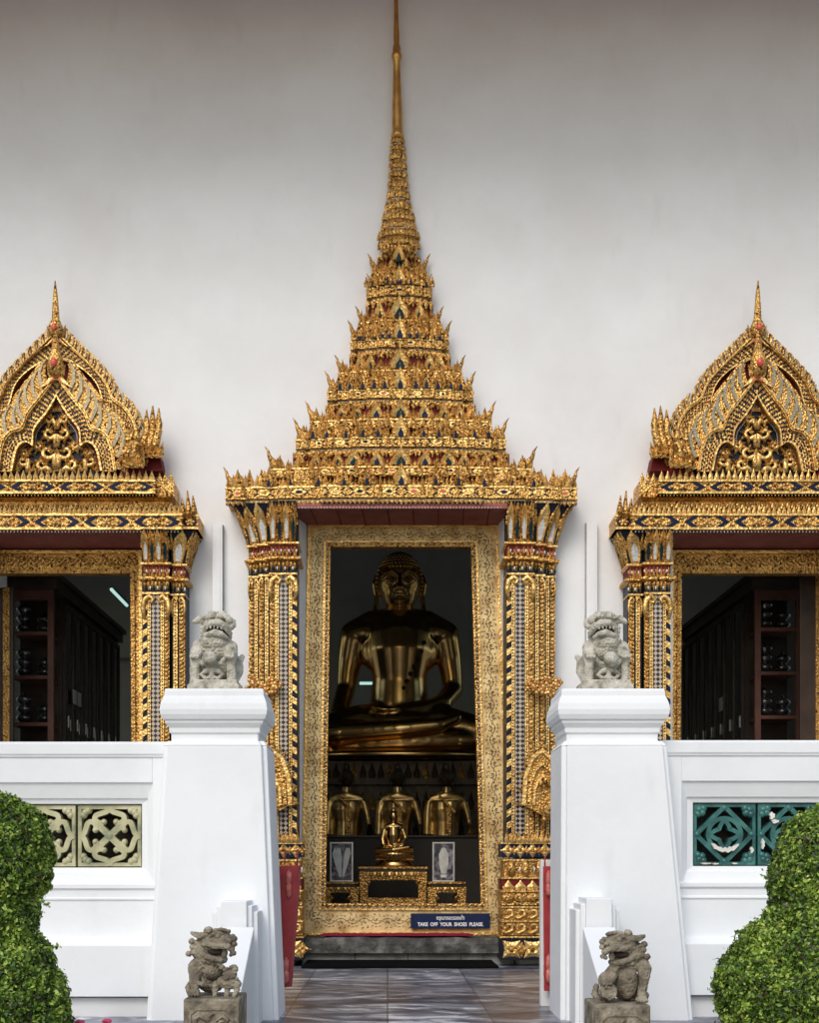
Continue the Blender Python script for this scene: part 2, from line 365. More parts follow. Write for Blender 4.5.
# temple hall with three openings
bld = thing('temple_hall', (0, 11.45, 0), 'tall white plastered temple hall wall behind the gilded doorway and windows, shaded by its eave', 'temple')
wl = (X(-28, 10.9), X(141, 10.9)); wr = (X(676, 10.9), X(845, 10.9)); wz = (Z(760, 11), Z(542, 11))
dx = (X(296, WY), X(516, WY)); dz = (0, Z(500, WY))
xs = sorted([-9, 9, *wl, *wr, *dx]); zs = sorted([-.6, 10.2, *wz, *dz])
def hole(xc, zc):
    return (wl[0] < xc < wl[1] and wz[0] < zc < wz[1]) or (wr[0] < xc < wr[1] and wz[0] < zc < wz[1]) or (dx[0] < xc < dx[1] and dz[0] < zc < dz[1])
g = MB()
for y in (WY, WB):
    for i in range(len(xs)-1):
        for j in range(len(zs)-1):
            if not hole((xs[i]+xs[i+1])/2, (zs[j]+zs[j+1])/2):
                g.add([(xs[i],y,zs[j]),(xs[i+1],y,zs[j]),(xs[i+1],y,zs[j+1]),(xs[i],y,zs[j+1])], [(0,1,2,3)], 'wall_plaster' if y == WY else 'room_wall')
for (a, b_), (c_, d_) in ((wl, wz), (wr, wz), (dx, dz)):
    for p in ([(a,WY,c_),(a,WB,c_),(a,WB,d_),(a,WY,d_)], [(b_,WY,c_),(b_,WB,c_),(b_,WB,d_),(b_,WY,d_)], [(a,WY,d_),(b_,WY,d_),(b_,WB,d_),(a,WB,d_)], [(a,WY,c_),(b_,WY,c_),(b_,WB,c_),(a,WB,c_)]):
        g.add(p, [(0,1,2,3)], 'wall_plaster')
g.build('wall', bld)
g = MB(); g.box(-10.5, 10.5, 8.5, 10.99, 9.20, 9.4, 'eave_wood')
for k in range(22): g.box(-10+k*.95, -9.86+k*.95, 8.51, 10.98, 9.05, 9.199, 'eave_wood')
g.box(-10.5, 10.5, 8.38, 8.5, 9.0, 9.45, 'gold_dull'); g.build('eave', bld)
g = MB(); g.hexa([(-10.6,8.25,9.46),(10.6,8.25,9.46),(10.6,16,13.5),(-10.6,16,13.5),(-10.6,8.25,9.6),(10.6,8.25,9.6),(10.6,16,13.7),(-10.6,16,13.7)], 'tile_roof'); g.build('roof', bld)
g = MB()
for x_ in (-7.1, 6.9):
    for (a, b_) in ((11.91, 12.7), (14.6, 15.9), (18.0, 20)): g.box(x_, x_+.2, a, b_, .3, 7, 'room_wall')
    for (a, b_) in ((12.7, 14.6), (15.9, 18.0)): g.box(x_, x_+.2, a, b_, .3, 1.1, 'room_wall'); g.box(x_, x_+.2, a, b_, 5.3, 7, 'room_wall')  # unseen side openings, added and sized to brighten the hall
g.box(-6.9, 6.9, 19.8, 20, .3, 7, 'room_wall'); g.build('inner_wall', bld)
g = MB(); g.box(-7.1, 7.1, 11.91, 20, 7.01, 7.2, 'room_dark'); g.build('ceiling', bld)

# ------------------------------------------------------------------ ornament vocabulary
STONES = ['red_stone', 'gold', 'navy', 'gold', 'teal_glass']
def panel(g, x0, x1, z0, z1, y, k=0, dark='black_blue'):
    """gold framed panel with dark ground, an eye-shaped lozenge and pointed gold tongues"""
    w = x1-x0; h = z1-z0; cx = (x0+x1)/2; cz = (z0+z1)/2
    fr = .16*h
    g.box(x0, x1, y-.014, y+.002, z1-fr, z1, 'gold_bright'); g.box(x0, x1, y-.014, y+.002, z0, z0+fr, 'gold')
    g.box(x0, x0+fr, y-.013, y+.002, z0+fr, z1-fr, 'gold'); g.box(x1-fr, x1, y-.013, y+.002, z0+fr, z1-fr, 'gold')
    g.box(x0+fr, x1-fr, y-.003, y+.002, z0+fr, z1-fr, dark)
    ih = h-2*fr; iw = w-2*fr
    if iw <= 0: return
    n = max(1, round(iw/(ih*3.4))); uw = iw/n
    for q in range(n):
        c = x0+fr+uw*(q+.5); lw = min(uw*.28, ih*.95)
        for sx in (-1, 1):
            g.prism([(c+sx*uw*.5, cz-ih*.5), (c+sx*uw*.5, cz+ih*.5), (c+sx*(lw+.02*uw), cz+ih*.14), (c+sx*(lw+.02*uw), cz-ih*.14)], y-.009, y-.001, 'gold')
            g.prism([(c+sx*uw*.36, cz+ih*.5), (c+sx*uw*.06, cz+ih*.5), (c+sx*uw*.22, cz+ih*.2)], y-.0085, y-.0012, 'gold')
            g.prism([(c+sx*uw*.36, cz-ih*.5), (c+sx*uw*.06, cz-ih*.5), (c+sx*uw*.22, cz-ih*.2)], y-.0085, y-.0012, 'gold')
        o = [(c-lw, cz), (c-lw*.4, cz+ih*.38), (c+lw*.4, cz+ih*.38), (c+lw, cz), (c+lw*.4, cz-ih*.38), (c-lw*.4, cz-ih*.38)]
        g.prism(o, y-.012, y-.0015, 'gold_bright')
        g.prism([(c+(x-c)*.5, cz+(z-cz)*.5) for x, z in o], y-.015, y-.011, STONES[(k+q) % 5])
def antefix(g, x0, x1, z0, h, y, sp, m='gold', d=.012, jit=True):
    n = max(1, round((x1-x0)/sp)); s_ = (x1-x0)/n
    for i in range(n):
        hh = h*(random.uniform(.88, 1.1) if jit else 1)
        g.leaf(flat(x0+s_*(i+.5), z0, s_*.86, hh, y), d, m)
def fringe(g, x0, x1, z1, h, y, sp, m='gold'):
    n = max(1, round((x1-x0)/sp)); s_ = (x1-x0)/n
    for i in range(n): g.leaf(flat(x0+s_*(i+.5), z1, s_*.95, -h*random.uniform(.85, 1.1), y), .01, m)
def dots(g, x0, x1, z, y, sp, r_, m='mirror_white'):
    n = max(1, round((x1-x0)/sp))
    for i in range(n): g.ball((lerp(x0, x1, (i+.5)/n), y, z), r_, m, 5, 4)
def horn(parent, x, y, z, h, sgn, m='gold_dull'):
    g = MB(); P = [(-.06,-.08),(.02,.12),(.13,.3),(.29,.46),(.38,.62),(.42,.8),(.60,1.03)]
    Q = [(x+sgn*a*h*.85, y-.01*math.sin(i), z+b_*h) for i, (a, b_) in enumerate(P)]
    g.tube(Q, [h*k for k in (.20,.20,.16,.12,.085,.06,.012)], m, 7, flat=.7)
    g.leaf(flat(x-sgn*h*.06, z-h*.05, h*.3, h*.55, y-.03), .02, 'gold')
    g.leaf(flat(x+sgn*h*.14, z-h*.02, h*.2, h*.36, y-.03, -sgn*.5), .015, 'gold')
    return g.build('naga_finial', parent)

# ------------------------------------------------------------------ gilded doorway
A = thing('gilded_doorway', (X(403, 11), 11, 0), 'gilded temple doorway with tall tiered spire rising over a dark red soffit', 'doorway')
REDENT = [(1.0, 0.), (.86, .022), (.70, .044), (.46, .066)]
def steps(hw, c, yb):
    """(x0,x1,y) front segments of a redented block, outer to centre"""
    out = []
    for k, (fr, off) in enumerate(REDENT):
        y = yb-off; a = hw*fr
        if k < len(REDENT)-1:
            b_ = hw*REDENT[k+1][0]; out += [(c-a, c-b_, y, k), (c+b_, c+a, y, k)]
        else: out.append((c-a, c+a, y, k))
    return out
def redblock(g, hw, c, yb, prof, m):
    for k, (fr, off) in enumerate(REDENT):
        g.mould(c-hw*fr, c+hw*fr, yb-off, 11.02, [(o, z+.0008*k) for o, z in prof], m)
# stages: lower band top/bottom rows, half width, upper band rows, half width, top row of the recess, base depth, horn heights
ST = [(488, 501, 176, 468.5, 478, 131, 452, 10.70, 21, 23),
      (440, 450.5, 105, 421, 431, 91, 404, 10.76, 22, 21),
      (392, 402, 73, 372.5, 381.5, 62, 353, 10.81, 21, 19),
      (342, 351.5, 49, 322.5, 331, 41, 301, 10.85, 22, 18),
      (289, 299.5, 32.5, 272, 281, 27, 255, 10.89, 16, 20)]
for i, (t1, b1, h1, t2, b2, h2, top, yb, n1, n2) in enumerate(ST):
    g = MB(); c1 = X(axis((t1+b1)/2), yb); c2 = X(axis(t2), yb); s_ = yb/F
    zt, zb = Z(t1, yb), Z(b1, yb); H = zt-zb; hw = h1*s_
    # lower band
    redblock(g, hw, c1, yb, [(-.01, zb-.004), (0, zb), (.004, zb+.01), (.0, zb+.012), (.0, zt-.012), (.006, zt-.01), (.006, zt), (-.01, zt+.004)], 'gold')
    for (x0, x1, y, k) in steps(hw, c1, yb):
        w_ = x1-x0; n = max(1, round(w_/(H*4.2)))
        for q in range(n): panel(g, lerp(x0, x1, q/n)+.003, lerp(x0, x1, (q+1)/n)-.003, zb+.006, zt-.004, y-.003, i+k+q)
        antefix(g, x0, x1, zt, 9*s_*(1.05 if i == 0 else .95), y+.004, 4.2*s_)
        # cornice shadow gap, white line and fringe below
        g.box(x0, x1, y+.01, y+.05, zb-.012, zb-.003, 'glass_silver'); g.box(x0, x1, y+.006, y+.06, zb-.032, zb-.016, 'lacquer_red')
        fringe(g, x0, x1, zb-.012, (.042 if i == 0 else .06), y+.004, 4.6*s_, 'gold_bright' if i == 0 else 'gold')
        if k < 3:
            e = x0 if x0 < c1 else x1
            g.leaf(flat((x0+x1)/2, zt, w_*.7, 17*s_*(1-.1*i), y+.01), .03, 'gold')
    # recessed wall between the two bands
    zr0, zr1 = zt-.02, Z(b2, yb)+.01; hr = lerp(h1, h2, .8)*s_
    redblock(g, hr, c1, yb+.05, [(0, zr0), (0, zr1)], 'lacquer_red')
    for (x0, x1, y, k) in steps(hr, c1, yb+.045):
        antefix(g, x0, x1, zr0+.02, (zr1-zr0)*.85, y, 3.3*s_)
        if k == 3 or x1-x0 > .1:
            g.niche(flat((x0+x1)/2, zr0+.015, (14 if k == 3 else 9)*s_, 14*s_, y-.03), .02, 'gold_bright', ['navy','teal_glass'][k % 2], k=.45)
    for fr_ in (0, .24, .40, .58, .78, .93):
        for sg in ((-1, 1) if fr_ else (1,)):
            xx = c1+sg*fr_*lerp(h1, h2, .75)*s_; hN = (Z(t2, yb)-zt)*random.uniform(1.0, 1.12)*(1.12 if fr_ == 0 else 1)
            g.niche(flat(xx, zt-.005, (13 if fr_ == 0 else 8.5)*s_, hN, yb-REDENT[3 if fr_ < .42 else 2 if fr_ < .7 else 1][1]-.022), .02, 'gold' if fr_ else 'gold_bright', 'navy', k=.4)
            for q in (-1, 1): g.leaf(flat(xx+q*6.5*s_, zt, 5*s_, hN*.62, yb-REDENT[3 if fr_ < .42 else 2 if fr_ < .7 else 1][1]-.018), .016, 'gold')
    for fr_ in (.14, .34, .5, .68, .86):
        for sg in (-1, 1):
            xx = c2+sg*fr_*h2*s_; g.leaf(flat(xx, Z(b2, yb)-.01, 6*s_, (Z(t2, yb)-Z(b2, yb))*2.0, yb-.03-.045*(1-fr_)), .022, 'gold')
    for fr_ in (.12, .36, .64, .9):
        for sg in (-1, 1):
            xx = c1+sg*fr_*h1*s_; g.leaf(flat(xx, Z(b1, yb)+.0, 5.5*s_, (Z(t1, yb)-Z(b1, yb))*1.9, yb-.03-.055*(1-fr_)), .022, 'gold')
    if i == 0:      # wide cornice ends: low crest climbing toward the next step
        for sg in (-1, 1):
            for q in range(3):
                xx = c1+sg*(lerp(140, 164, q/2))*s_
                g.leaf(flat(xx, zt+.0, 9*s_, 19*s_, yb-.0), .03, 'gold')
                g.leaf(flat(xx+sg*.035, zt, 6*s_, 13*s_, yb-.02), .02, 'gold_bright')
    # upper band
    zt2, zb2 = Z(t2, yb), Z(b2, yb); hw2 = h2*s_; y2 = yb+.02; H2 = zt2-zb2
    redblock(g, hw2, c2, y2, [(-.008, zb2-.004), (.0, zb2), (.0, zt2-.01), (.005, zt2-.008), (.005, zt2), (-.01, zt2+.003)], 'gold')
    for (x0, x1, y, k) in steps(hw2, c2, y2):
        w_ = x1-x0; n = max(1, round(w_/(H2*4.5)))
        for q in range(n): panel(g, lerp(x0, x1, q/n)+.003, lerp(x0, x1, (q+1)/n)-.003, zb2+.006, zt2-.004, y-.003, i+k+q+1)
        antefix(g, x0, x1, zt2, 9*s_*.85, y+.004, 4*s_)
        g.leaf(flat((x0+x1)/2, zt2, min(w_*.6, 9*s_), 15*s_, y+.012), .03, 'gold')
    # niche storey above, up to the next stage
    zs0, zs1 = zt2-.01, Z(top, yb)-.015; hs = lerp(h2, (ST[i+1][2] if i < 4 else 21), .85)*s_
    redblock(g, hs, c2, yb+.055, [(0, zs0), (0, zs1)], 'lacquer_red')
    for (x0, x1, y, k) in steps(hs, c2, yb+.05):
        w_ = x1-x0; hh = Z(top, yb)-zt2
        n = max(1, round(w_/(9*s_)))
        for q in range(n):          # little bracket figures between the niches
            xx = lerp(x0, x1, (q+.5)/n)
            g.leaf(flat(xx, zt2, 6*s_, hh*.8, y-.004), .02, 'gold_dull')
            g.ball((xx, y-.012, zt2+hh*.75), (.016, .016, .02), 'gold', 6, 4)
        fringe(g, x0, x1, zt2+hh*1.0, hh*.42, y-.02, 4.2*s_, 'gold')
        antefix(g, x0, x1, zt2, hh*.45, y-.016, 3.8*s_)
        if k == 3:
            xm = (x0+x1)/2; g.niche(flat(xm, zt2+.01, 19*s_, hh*1.15, y-.035), .028, 'gold_bright', 'teal_glass', k=.46)
            g.ball((xm, y-.06, zt2+hh*1.15), (.008,.008,.03), 'gold_bright', 6, 4)
            if x1-x0 > .5:
                for q in (-1, 1):
                    g.niche(flat(xm+q*24*s_, zt2+.01, 12*s_, hh*.95, y-.03), .022, 'gold_bright', 'navy', k=.45)
                    if x1-x0 > .8: g.niche(flat(xm+q*47*s_, zt2+.01, 15*s_, hh*1.02, y-.03), .022, 'gold_bright', 'teal_glass', k=.45)
        elif w_ > 8*s_:
            g.niche(flat((x0+x1)/2, zt2+.01, 11*s_, hh*.95, y-.025), .02, 'gold_bright', 'navy' if k % 2 else 'teal_glass', k=.45)
    tier = g.build('tier', A)
    for sg in (-1, 1):
        horn(tier, c1+sg*(hw-.07), yb+.02, zt-.0, n1*s_, sg)
        horn(tier, c2+sg*(hw2-.05), yb+.04, zt2-.0, n2*s_, sg)
# spire: ringed bell, ringed cone, smooth shaft and bulb
g = MB(); yb = 10.93; s_ = yb/F
rings = [(257,20),(251,24),(242,24),(233,20),(224,18.5),(213,15),(201,12.8),(190,11.4),(180,10.6),(171,10),(162,9.4),(152,8.4),(145,7.6),(138,6.8)]
for j in range(len(rings)-1):
    (p0, r0), (p1, r1) = rings[j], rings[j+1]; cxx = X(axis(p0), yb); z0, z1 = Z(p0, yb), Z(p1, yb); h = z1-z0
    r0 *= .86; r1 *= .86
    g.lathe([(r0*s_*.82, 0), (r0*s_*.98, h*.25), (r0*s_, h*.5), (r0*s_*.86, h*.68), (r1*s_*.74, h*.82), (r1*s_*.8, h*1.02)], (cxx, yb, z0), 20, 'gold', a0=PI, a1=2*PI, sy=.7)
    if j % 3 == 2: dots(g, cxx-r0*s_*.5, cxx+r0*s_*.5, z0+h*.82, yb-r0*s_*.62, .012, .006)
    n = max(5, int(r0*.75))
    for q in range(n):
        a = PI+PI*(q+.5)/n; x_ = cxx+math.cos(a)*r0*s_; y_ = yb+math.sin(a)*r0*s_*.7
        g.leaf(flat(x_-math.cos(a)*.004, z0+h*.05, r0*s_*2.2/n*1.2, h*.9, y_-.002), .012, 'gold' if q % 2 else 'gold_bright')
cxx = X(axis(250), yb); zz = Z(256, yb)
fringe(g, cxx-.17, cxx+.17, zz+.03, .07, yb-.14, .03)
g.niche(flat(cxx, Z(268, yb), .10, .17, yb-.13), .03, 'gold_bright', 'teal_glass', k=.42)
P = [(139,6.0),(136,6.6),(133,5.6),(128,5.4),(110,5.1),(80,4.0),(62,3.4),(60,4.2),(57,5.2),(54,5.0),(52,3.6),(49,4.2),(46,3.4),(43,2.6),(40,3.0),(20,2.4),(0,2.1),(-40,1.6),(-80,.6)]
g.tube([(X(axis(p), yb), yb, Z(p, yb)) for p, _ in P], [r_*s_ for _, r_ in P], 'gold_smooth', 14)
g.build('spire', A)
# soffit under the cornice and shadowed core
yb = 10.70
g = MB(); c = X(402.5, yb); zb = Z(501, yb)
g.prism([(X(231, yb), zb-.03), (X(574, yb), zb-.03), (X(572, yb), zb+.12), (X(233, yb), zb+.12)], 10.72, 11.01, 'lacquer_red')
for k in range(5): g.leaf(flat(X(300, 10.7), zb, .01, .01, 10.9), .001, 'gold')
g.build('cornice_core', A)
g = MB(); zf = Z(509, 10.66); zk = Z(527, 11.2)
xl0, xr0, xl1, xr1 = X(298, 10.66), X(503, 10.66), X(307, 11.2), X(499, 11.2)
g.add([(xl0-.05,10.66,zf),(xr0+.05,10.66,zf),(xr1+.06,11.22,zk),(xl1-.06,11.22,zk),(xl0-.05,10.66,zf+.05),(xr0+.05,10.66,zf+.05),(xr1+.06,11.22,zk+.05),(xl1-.06,11.22,zk+.05)],
      [(0,1,2,3), (4,5,6,7), (0,1,5,4), (1,2,6,5), (3,0,4,7), (2,3,7,6)], 'soffit_red')
for q in range(8):
    t = (q+.5)/8; x0 = lerp(xl0, xr0, t); x1 = lerp(xl1, xr1, t); g.hexa([(x0-.004,10.68,zf-.004),(x0+.004,10.68,zf-.004),(x1+.004,11.2,zk-.004),(x1-.004,11.2,zk-.004),(x0-.004,10.68,zf+.002),(x0+.004,10.68,zf+.002),(x1+.004,11.2,zk+.002),(x1-.004,11.2,zk+.002)], 'lacquer_red')
dots(g, xl0, xr0, zf+.004, 10.65, .028, .007)
g.build('soffit', A)
# splayed white reveals
g = MB()
for side in (-1, 1):
    for (p0, p1) in ((509, 965),):
        def fx(py): return X((lerp(298.5, 294.5, (py-520)/440) if side < 0 else lerp(504, 519, (py-520)/440)), 10.95)
        def bx(py): return X((lerp(309, 302.5, (py-527)/408) if side < 0 else lerp(497.5, 513, (py-527)/408)), 11.22)
        zt = Z(505, 10.95); o = side*.16
        g.hexa([(fx(965),10.95,.0),(bx(965),11.22,.0),(bx(965)+o,11.22,.0),(fx(965)+o,10.95+.03,.0),
                (fx(505),10.95,zt),(bx(505),11.22,zt),(bx(505)+o,11.22,zt),(fx(505)+o,10.95+.03,zt)], 'white_paint')
bevel(g.build('reveal', A), .004)
# door frame
Yd = 11.2
def quad(px0, px1, py0, py1): return [(X(px0, Yd), Z(py0, Yd)), (X(px1, Yd), Z(py1, Yd))]
O = [(301.5,936),(308.5,526.5),(498.5,526.5),(513.5,936)]; I = [(325.5,905),(330.5,548),(472,548),(482,905)]
op = [(X(a, Yd), Z(b_, Yd)) for a, b_ in O]; ip = [(X(a, Yd), Z(b_, Yd)) for a, b_ in I]
g = MB()
for a in range(4):
    b_ = (a+1) % 4; g.prism([op[a], op[b_], ip[b_], ip[a]], Yd-.02-.002*(a % 2), Yd+.05, 'frame_gold')
    cen = [(lerp(op[k][0], ip[k][0], .46), lerp(op[k][1], ip[k][1], .46)) for k in (a, b_)]
    L = math.hypot(cen[1][0]-cen[0][0], cen[1][1]-cen[0][1]); tx, tz = (cen[1][0]-cen[0][0])/L, (cen[1][1]-cen[0][1])/L; nx, nz = -tz, tx; base = math.atan2(-tx, tz)
    cell = .105; n = int(L/cell); st_ = L/n; cnt = [0]
    def fp(u, w_): return (cen[0][0]+tx*u+nx*w_, cen[0][1]+tz*u+nz*w_)
    def line(P, w_):
        cnt[0] += 1; g.ribbon([fp(*p) for p in P], w_, Yd-.0232-.00002*(cnt[0] % 60), Yd-.021, 'line_black')
    line([(L*k/(n*5), .026*math.sin(PI*k/5)) for k in range(n*5+1)], .0045)
    for k in range(n):      # in each bend a curled leaf on its stalk, with small leaves in the corners
        c0 = (k+.5)*st_; sd = (-1)**k; j1 = random.uniform(-.004, .004)
        cu, cw = c0+j1, -sd*.020
        line([(cu+.031*math.cos(a_)*(1-.09*q), cw+sd*.031*math.sin(a_)*(1-.09*q)) for q, a_ in enumerate([-.9+.62*q for q in range(9)])], [.003,.005,.006,.006,.005,.005,.004,.004,.003])
        for q in range(5):
            a_ = .2+q*1.15; r0, r1 = .034, .052; line([(cu+r0*math.cos(a_), cw+sd*r0*math.sin(a_)), (cu+(r0+r1)*.5*math.cos(a_+.22), cw+sd*(r0+r1)*.5*math.sin(a_+.22)), (cu+r1*math.cos(a_+.1), cw+sd*r1*math.sin(a_+.1))], [.006,.004,.002])
        line([(cu-.012, cw), (cu, cw+sd*.008), (cu+.012, cw-sd*.002)], [.003,.008,.003])
        for (du, dw) in ((-.034, .052), (.0, .058), (.034, .05)): line([(c0+du-.012, sd*dw), (c0+du, sd*(dw-.009)), (c0+du+.011, sd*(dw+.003))], [.002,.007,.002])
        for (du, dw) in ((-.03, -.066), (.02, -.07)): line([(c0+du-.010, sd*dw), (c0+du, sd*(dw+.008)), (c0+du+.010, sd*dw)], [.002,.006,.002])
def off(pts, d):     # move quad outline toward its centre
    cx_ = sum(p[0] for p in pts)/4; cz_ = sum(p[1] for p in pts)/4
    return [(x+(d if x < cx_ else -d), z+(d if z < cz_ else -d)) for x, z in pts]
def frame(g, pts, a, b_, y0, y1, m):
    o = off(pts, a); i_ = off(pts, b_); g.ring(o+[o[0]], i_+[i_[0]], y0, y1, m)
frame(g, op, 0, .028, Yd-.045, Yd+.04, 'gold_bright')
frame(g, ip, -.055, -.035, Yd-.04, Yd+.04, 'gold_bright'); frame(g, ip, -.012, .006, Yd-.05, Yd+.048, 'gold')
fr = g.build('door_frame', A)
g = MB(); pr = off(ip, -.024)
for a in range(4):
    p, q = pr[a], pr[(a+1) % 4]; L = math.hypot(q[0]-p[0], q[1]-p[1]); n = int(L/.032)
    for k in range(n):
        t = (k+.5)/n; g.ball((lerp(p[0], q[0], t), Yd-.03, lerp(p[1], q[1], t)), (.011, .012, .011), 'mirror_white' if k % 2 else 'gold_dull', 5, 4)
g.build('bead_moulding', fr)

# ---- pilasters
def mosaic_shaft(g, x0, x1, zt, zb, y, inner, kind):
    """a shaft face: rope, dot strip, mosaic, dot strip, saw-tooth"""
    w = x1-x0; s = 1 if inner > 0 else -1
    def sx(a): return (x0+a*w) if s > 0 else (x1-a*w)
    def bx_(a, b_, y0, m): g.box(min(sx(a), sx(b_)), max(sx(a), sx(b_)), y0, y+.03, zb, zt, m)
    g.box(x0, x1, y, y+.35, zb, zt, 'black_blue')
    if kind == 'main':
        bx_(.0, .17, y-.006, 'gold'); bx_(.2, .33, y-.012, 'gold_bright'); bx_(.36, .68, y-.004, 'mosaic'); bx_(.71, .82, y-.012, 'gold_bright')
        ropes = [(.085, .2)]; dl = [.265, .765]; saw = (.84, 1.)
    else:
        bx_(.0, .42, y-.006, 'gold'); bx_(.55, .86, y-.012, 'gold_bright'); ropes = [(.22, .5)]; dl = [.70]; saw = None
    for (a, ww) in ropes:
        st = .036; n = int((zt-zb)/st)
        for k in range(n):
            g.ball((sx(a), y-.008, zb+(k+.5)*st), (w*ww*.5, .016, .011), 'gold_bright' if k % 3 else 'gold', 6, 4, rot=s*.7)
    for a in dl:
        st = .026; n = int((zt-zb)/st)
        for k in range(n):
            xx = sx(a); g.box(xx-.005, xx+.005, y-.0145, y-.011, zb+(k+.25)*st, zb+(k+.7)*st, 'black_blue')
    if saw:
        st = .11; n = int((zt-zb)/st); a0, a1 = sx(saw[0]), sx(saw[1])
        for k in range(n):
            z0 = zb+k*st
            g.prism([(a1, z0), (a0, z0+st*.25), (a0, z0+st*.75), (a1, z0+st*.55)], y-.012, y+.01, 'gold_bright')
            g.prism([(a0, z0+st*.8), (a1, z0+st*.62), (a1, z0+st*.9)], y-.008, y+.01, 'navy')
def capital(g, cols, ztop, zneck, flare, zbase):
    """lotus capital: petals flaring outward over bead rows. cols = (x0,x1,y,number of petals, outward sign)"""
    for (x0, x1, y, n, sg) in cols:
        fo = flare; xo0 = x0-(fo if sg < 0 else 0); xo1 = x1+(fo if sg > 0 else 0); fy = .10
        zb, zt = zneck, ztop
        # flared dark core, curving outward
        NS = 6; fl = lambda t: t*t*.8+.2*t
        rows = []
        for j in range(NS+1):
            t = j/NS; e = fl(t); z_ = lerp(zb, zt, t); a0 = x0-(fo*e if sg < 0 else 0); a1 = x1+(fo*e if sg > 0 else 0); rows.append([(a0, y+.35, z_), (a0, y-fy*e, z_), (a1, y-fy*e, z_), (a1, y+.35, z_)])
        g.add([p for r_ in rows for p in r_], [(4*j+k, 4*j+(k+1) % 4, 4*j+4+(k+1) % 4, 4*j+4+k) for j in range(NS) for k in range(4)]+[(3,2,1,0), (4*NS,4*NS+1,4*NS+2,4*NS+3)], 'black_blue')
        def PT(u0, w0, w1, off=.006, top=1.0, bot=0.):
            def T(u, v, d):
                t = lerp(bot, top, v); e = fl(t); a0 = x0-(fo*e if sg < 0 else 0); a1 = x1+(fo*e if sg > 0 else 0)
                return (lerp(a0, a1, u0)+u*lerp(w0, w1, v), y-fy*e-off-d, lerp(zb, zt, t))
            return T
        for q in range(n+1):      # back row of small tips
            g.leaf(PT(min(max(q/n, .04), .96), .05, .05, .003, 1.0, .45), .014, 'gold')
        for q in range(n):
            wq = (x1-x0)/n; g.niche(PT((q+.5)/n, wq*.98, wq*1.12, .012, .97), .022, 'gold_bright' if q % 2 == 0 else 'gold', 'mirror_white' if q % 2 == 0 else 'teal_glass', k=.5, shape=1)
            if q < n-1: g.leaf(PT((q+1)/n, .03, .03, .02, .4), .014, 'gold')
        if sg:
            xs_ = x0 if sg < 0 else x1
            for yy in (y+.03, y+.12, y+.21):
                g.tube([(xs_+sg*fo*fl(t), yy-fy*fl(t)*.7, lerp(zb, zt, t)) for t in (0, .2, .4, .6, .8, 1.)], [.018, .026, .034, .034, .026, .010], 'gold', 7)
        h = zneck-zbase
        def roll(za, zc, out, m): g.mould(x0, x1, y, y+.35, [(0, za), (out, lerp(za, zc, .3)), (out, lerp(za, zc, .7)), (0, zc)], m)
        roll(zneck-.02, zneck+.012, .02, 'gold_bright')
        z1 = zneck-.02; z2 = zneck-h*.42
        g.box(x0, x1, y+.004, y+.3, z2, z1, 'lacquer_red')
        nn = max(2, round((x1-x0)/.034))
        for q in range(nn):
            xx = lerp(x0, x1, (q+.5)/nn)
            g.leaf(flat(xx, z2, .028, (z1-z2)*1.0, y-.004), .014, 'gold'); g.ball((xx+.016, y-.006, lerp(z2, z1, .45)), (.008,.008,.018), 'pink_glass' if q % 2 else 'mirror_white', 5, 4)
        roll(z2-.05, z2, .035, 'gold'); z3 = z2-.05; z4 = zbase+.005
        g.box(x0, x1, y+.004, y+.3, z4, z3, 'black_blue')
        for q in range(nn):
            xx = lerp(x0, x1, (q+.5)/nn)
            g.leaf(flat(xx, z3, .03, -(z3-z4)*.9, y-.004), .014, 'gold'); g.ball((xx+.016, y-.006, lerp(z4, z3, .4)), (.008,.008,.02), 'mirror_white' if q % 2 else 'teal_glass', 5, 4)
        g.box(x0-.004, x1+.004, y-.012, y+.3, z4-.015, z4, 'gold_bright')
def scroll_head(g, x0, x1, z, h, y):
    """curled volutes over a shaft"""
    c = (x0+x1)/2; w = x1-x0
    for sg in (-1, 1):
        P = [(c+sg*w*.42, z-h*1.3), (c+sg*w*.5, z-h*.7), (c+sg*w*.44, z-h*.25), (c+sg*w*.25, z-h*.05), (c+sg*w*.1, z-h*.2), (c+sg*w*.16, z-h*.42), (c+sg*w*.28, z-h*.36)]
        g.tube([(a, y-.02, b_) for a, b_ in P], [w*.06, w*.1, w*.11, w*.1, w*.08, w*.06, w*.03], 'gold_bright', 6)
        g.prism([(c+sg*w*.5, z), (c+sg*w*.5, z-h*.6), (c+sg*w*.3, z-.002)], y-.01, y+.01, 'navy')
def pilaster(root, mainr, col2, col1, ztop, zneck, zbase, zfoot, ybase, sg, flare, foot=True):
    """three stepped shafts. ranges are world x (low, high); sg = outward side"""
    g = MB()
    cols = [(mainr, ybase, 'main'), (col2, ybase+.06, 'thin')]+([(col1, ybase+.12, 'thin')] if col1 else [])
    for (r_, y, kd) in cols: mosaic_shaft(g, r_[0], r_[1], zbase-.001, zfoot, y, -sg, kd); scroll_head(g, r_[0], r_[1], zbase-.02, (r_[1]-r_[0])*.7 if kd == 'main' else .14, y)
    p = g.build('pilaster', root)
    g = MB(); last = cols[-1][0]
    capital(g, [(mainr[0], mainr[1], ybase-.012, 4 if (mainr[1]-mainr[0]) > .2 else 3, 0)]+[(r_[0], r_[1], y-.012, 1, sg) for (r_, y, k_) in cols[1:]], ztop, zneck, flare, zbase)
    g.build('capital', p)
    return p
def DX(px, y=10.75): return X(px, y)
zt = Z(503, 10.66); zn = Z(543, 10.7); zbs = Z(574, 10.7); zft = Z(843, 10.7)
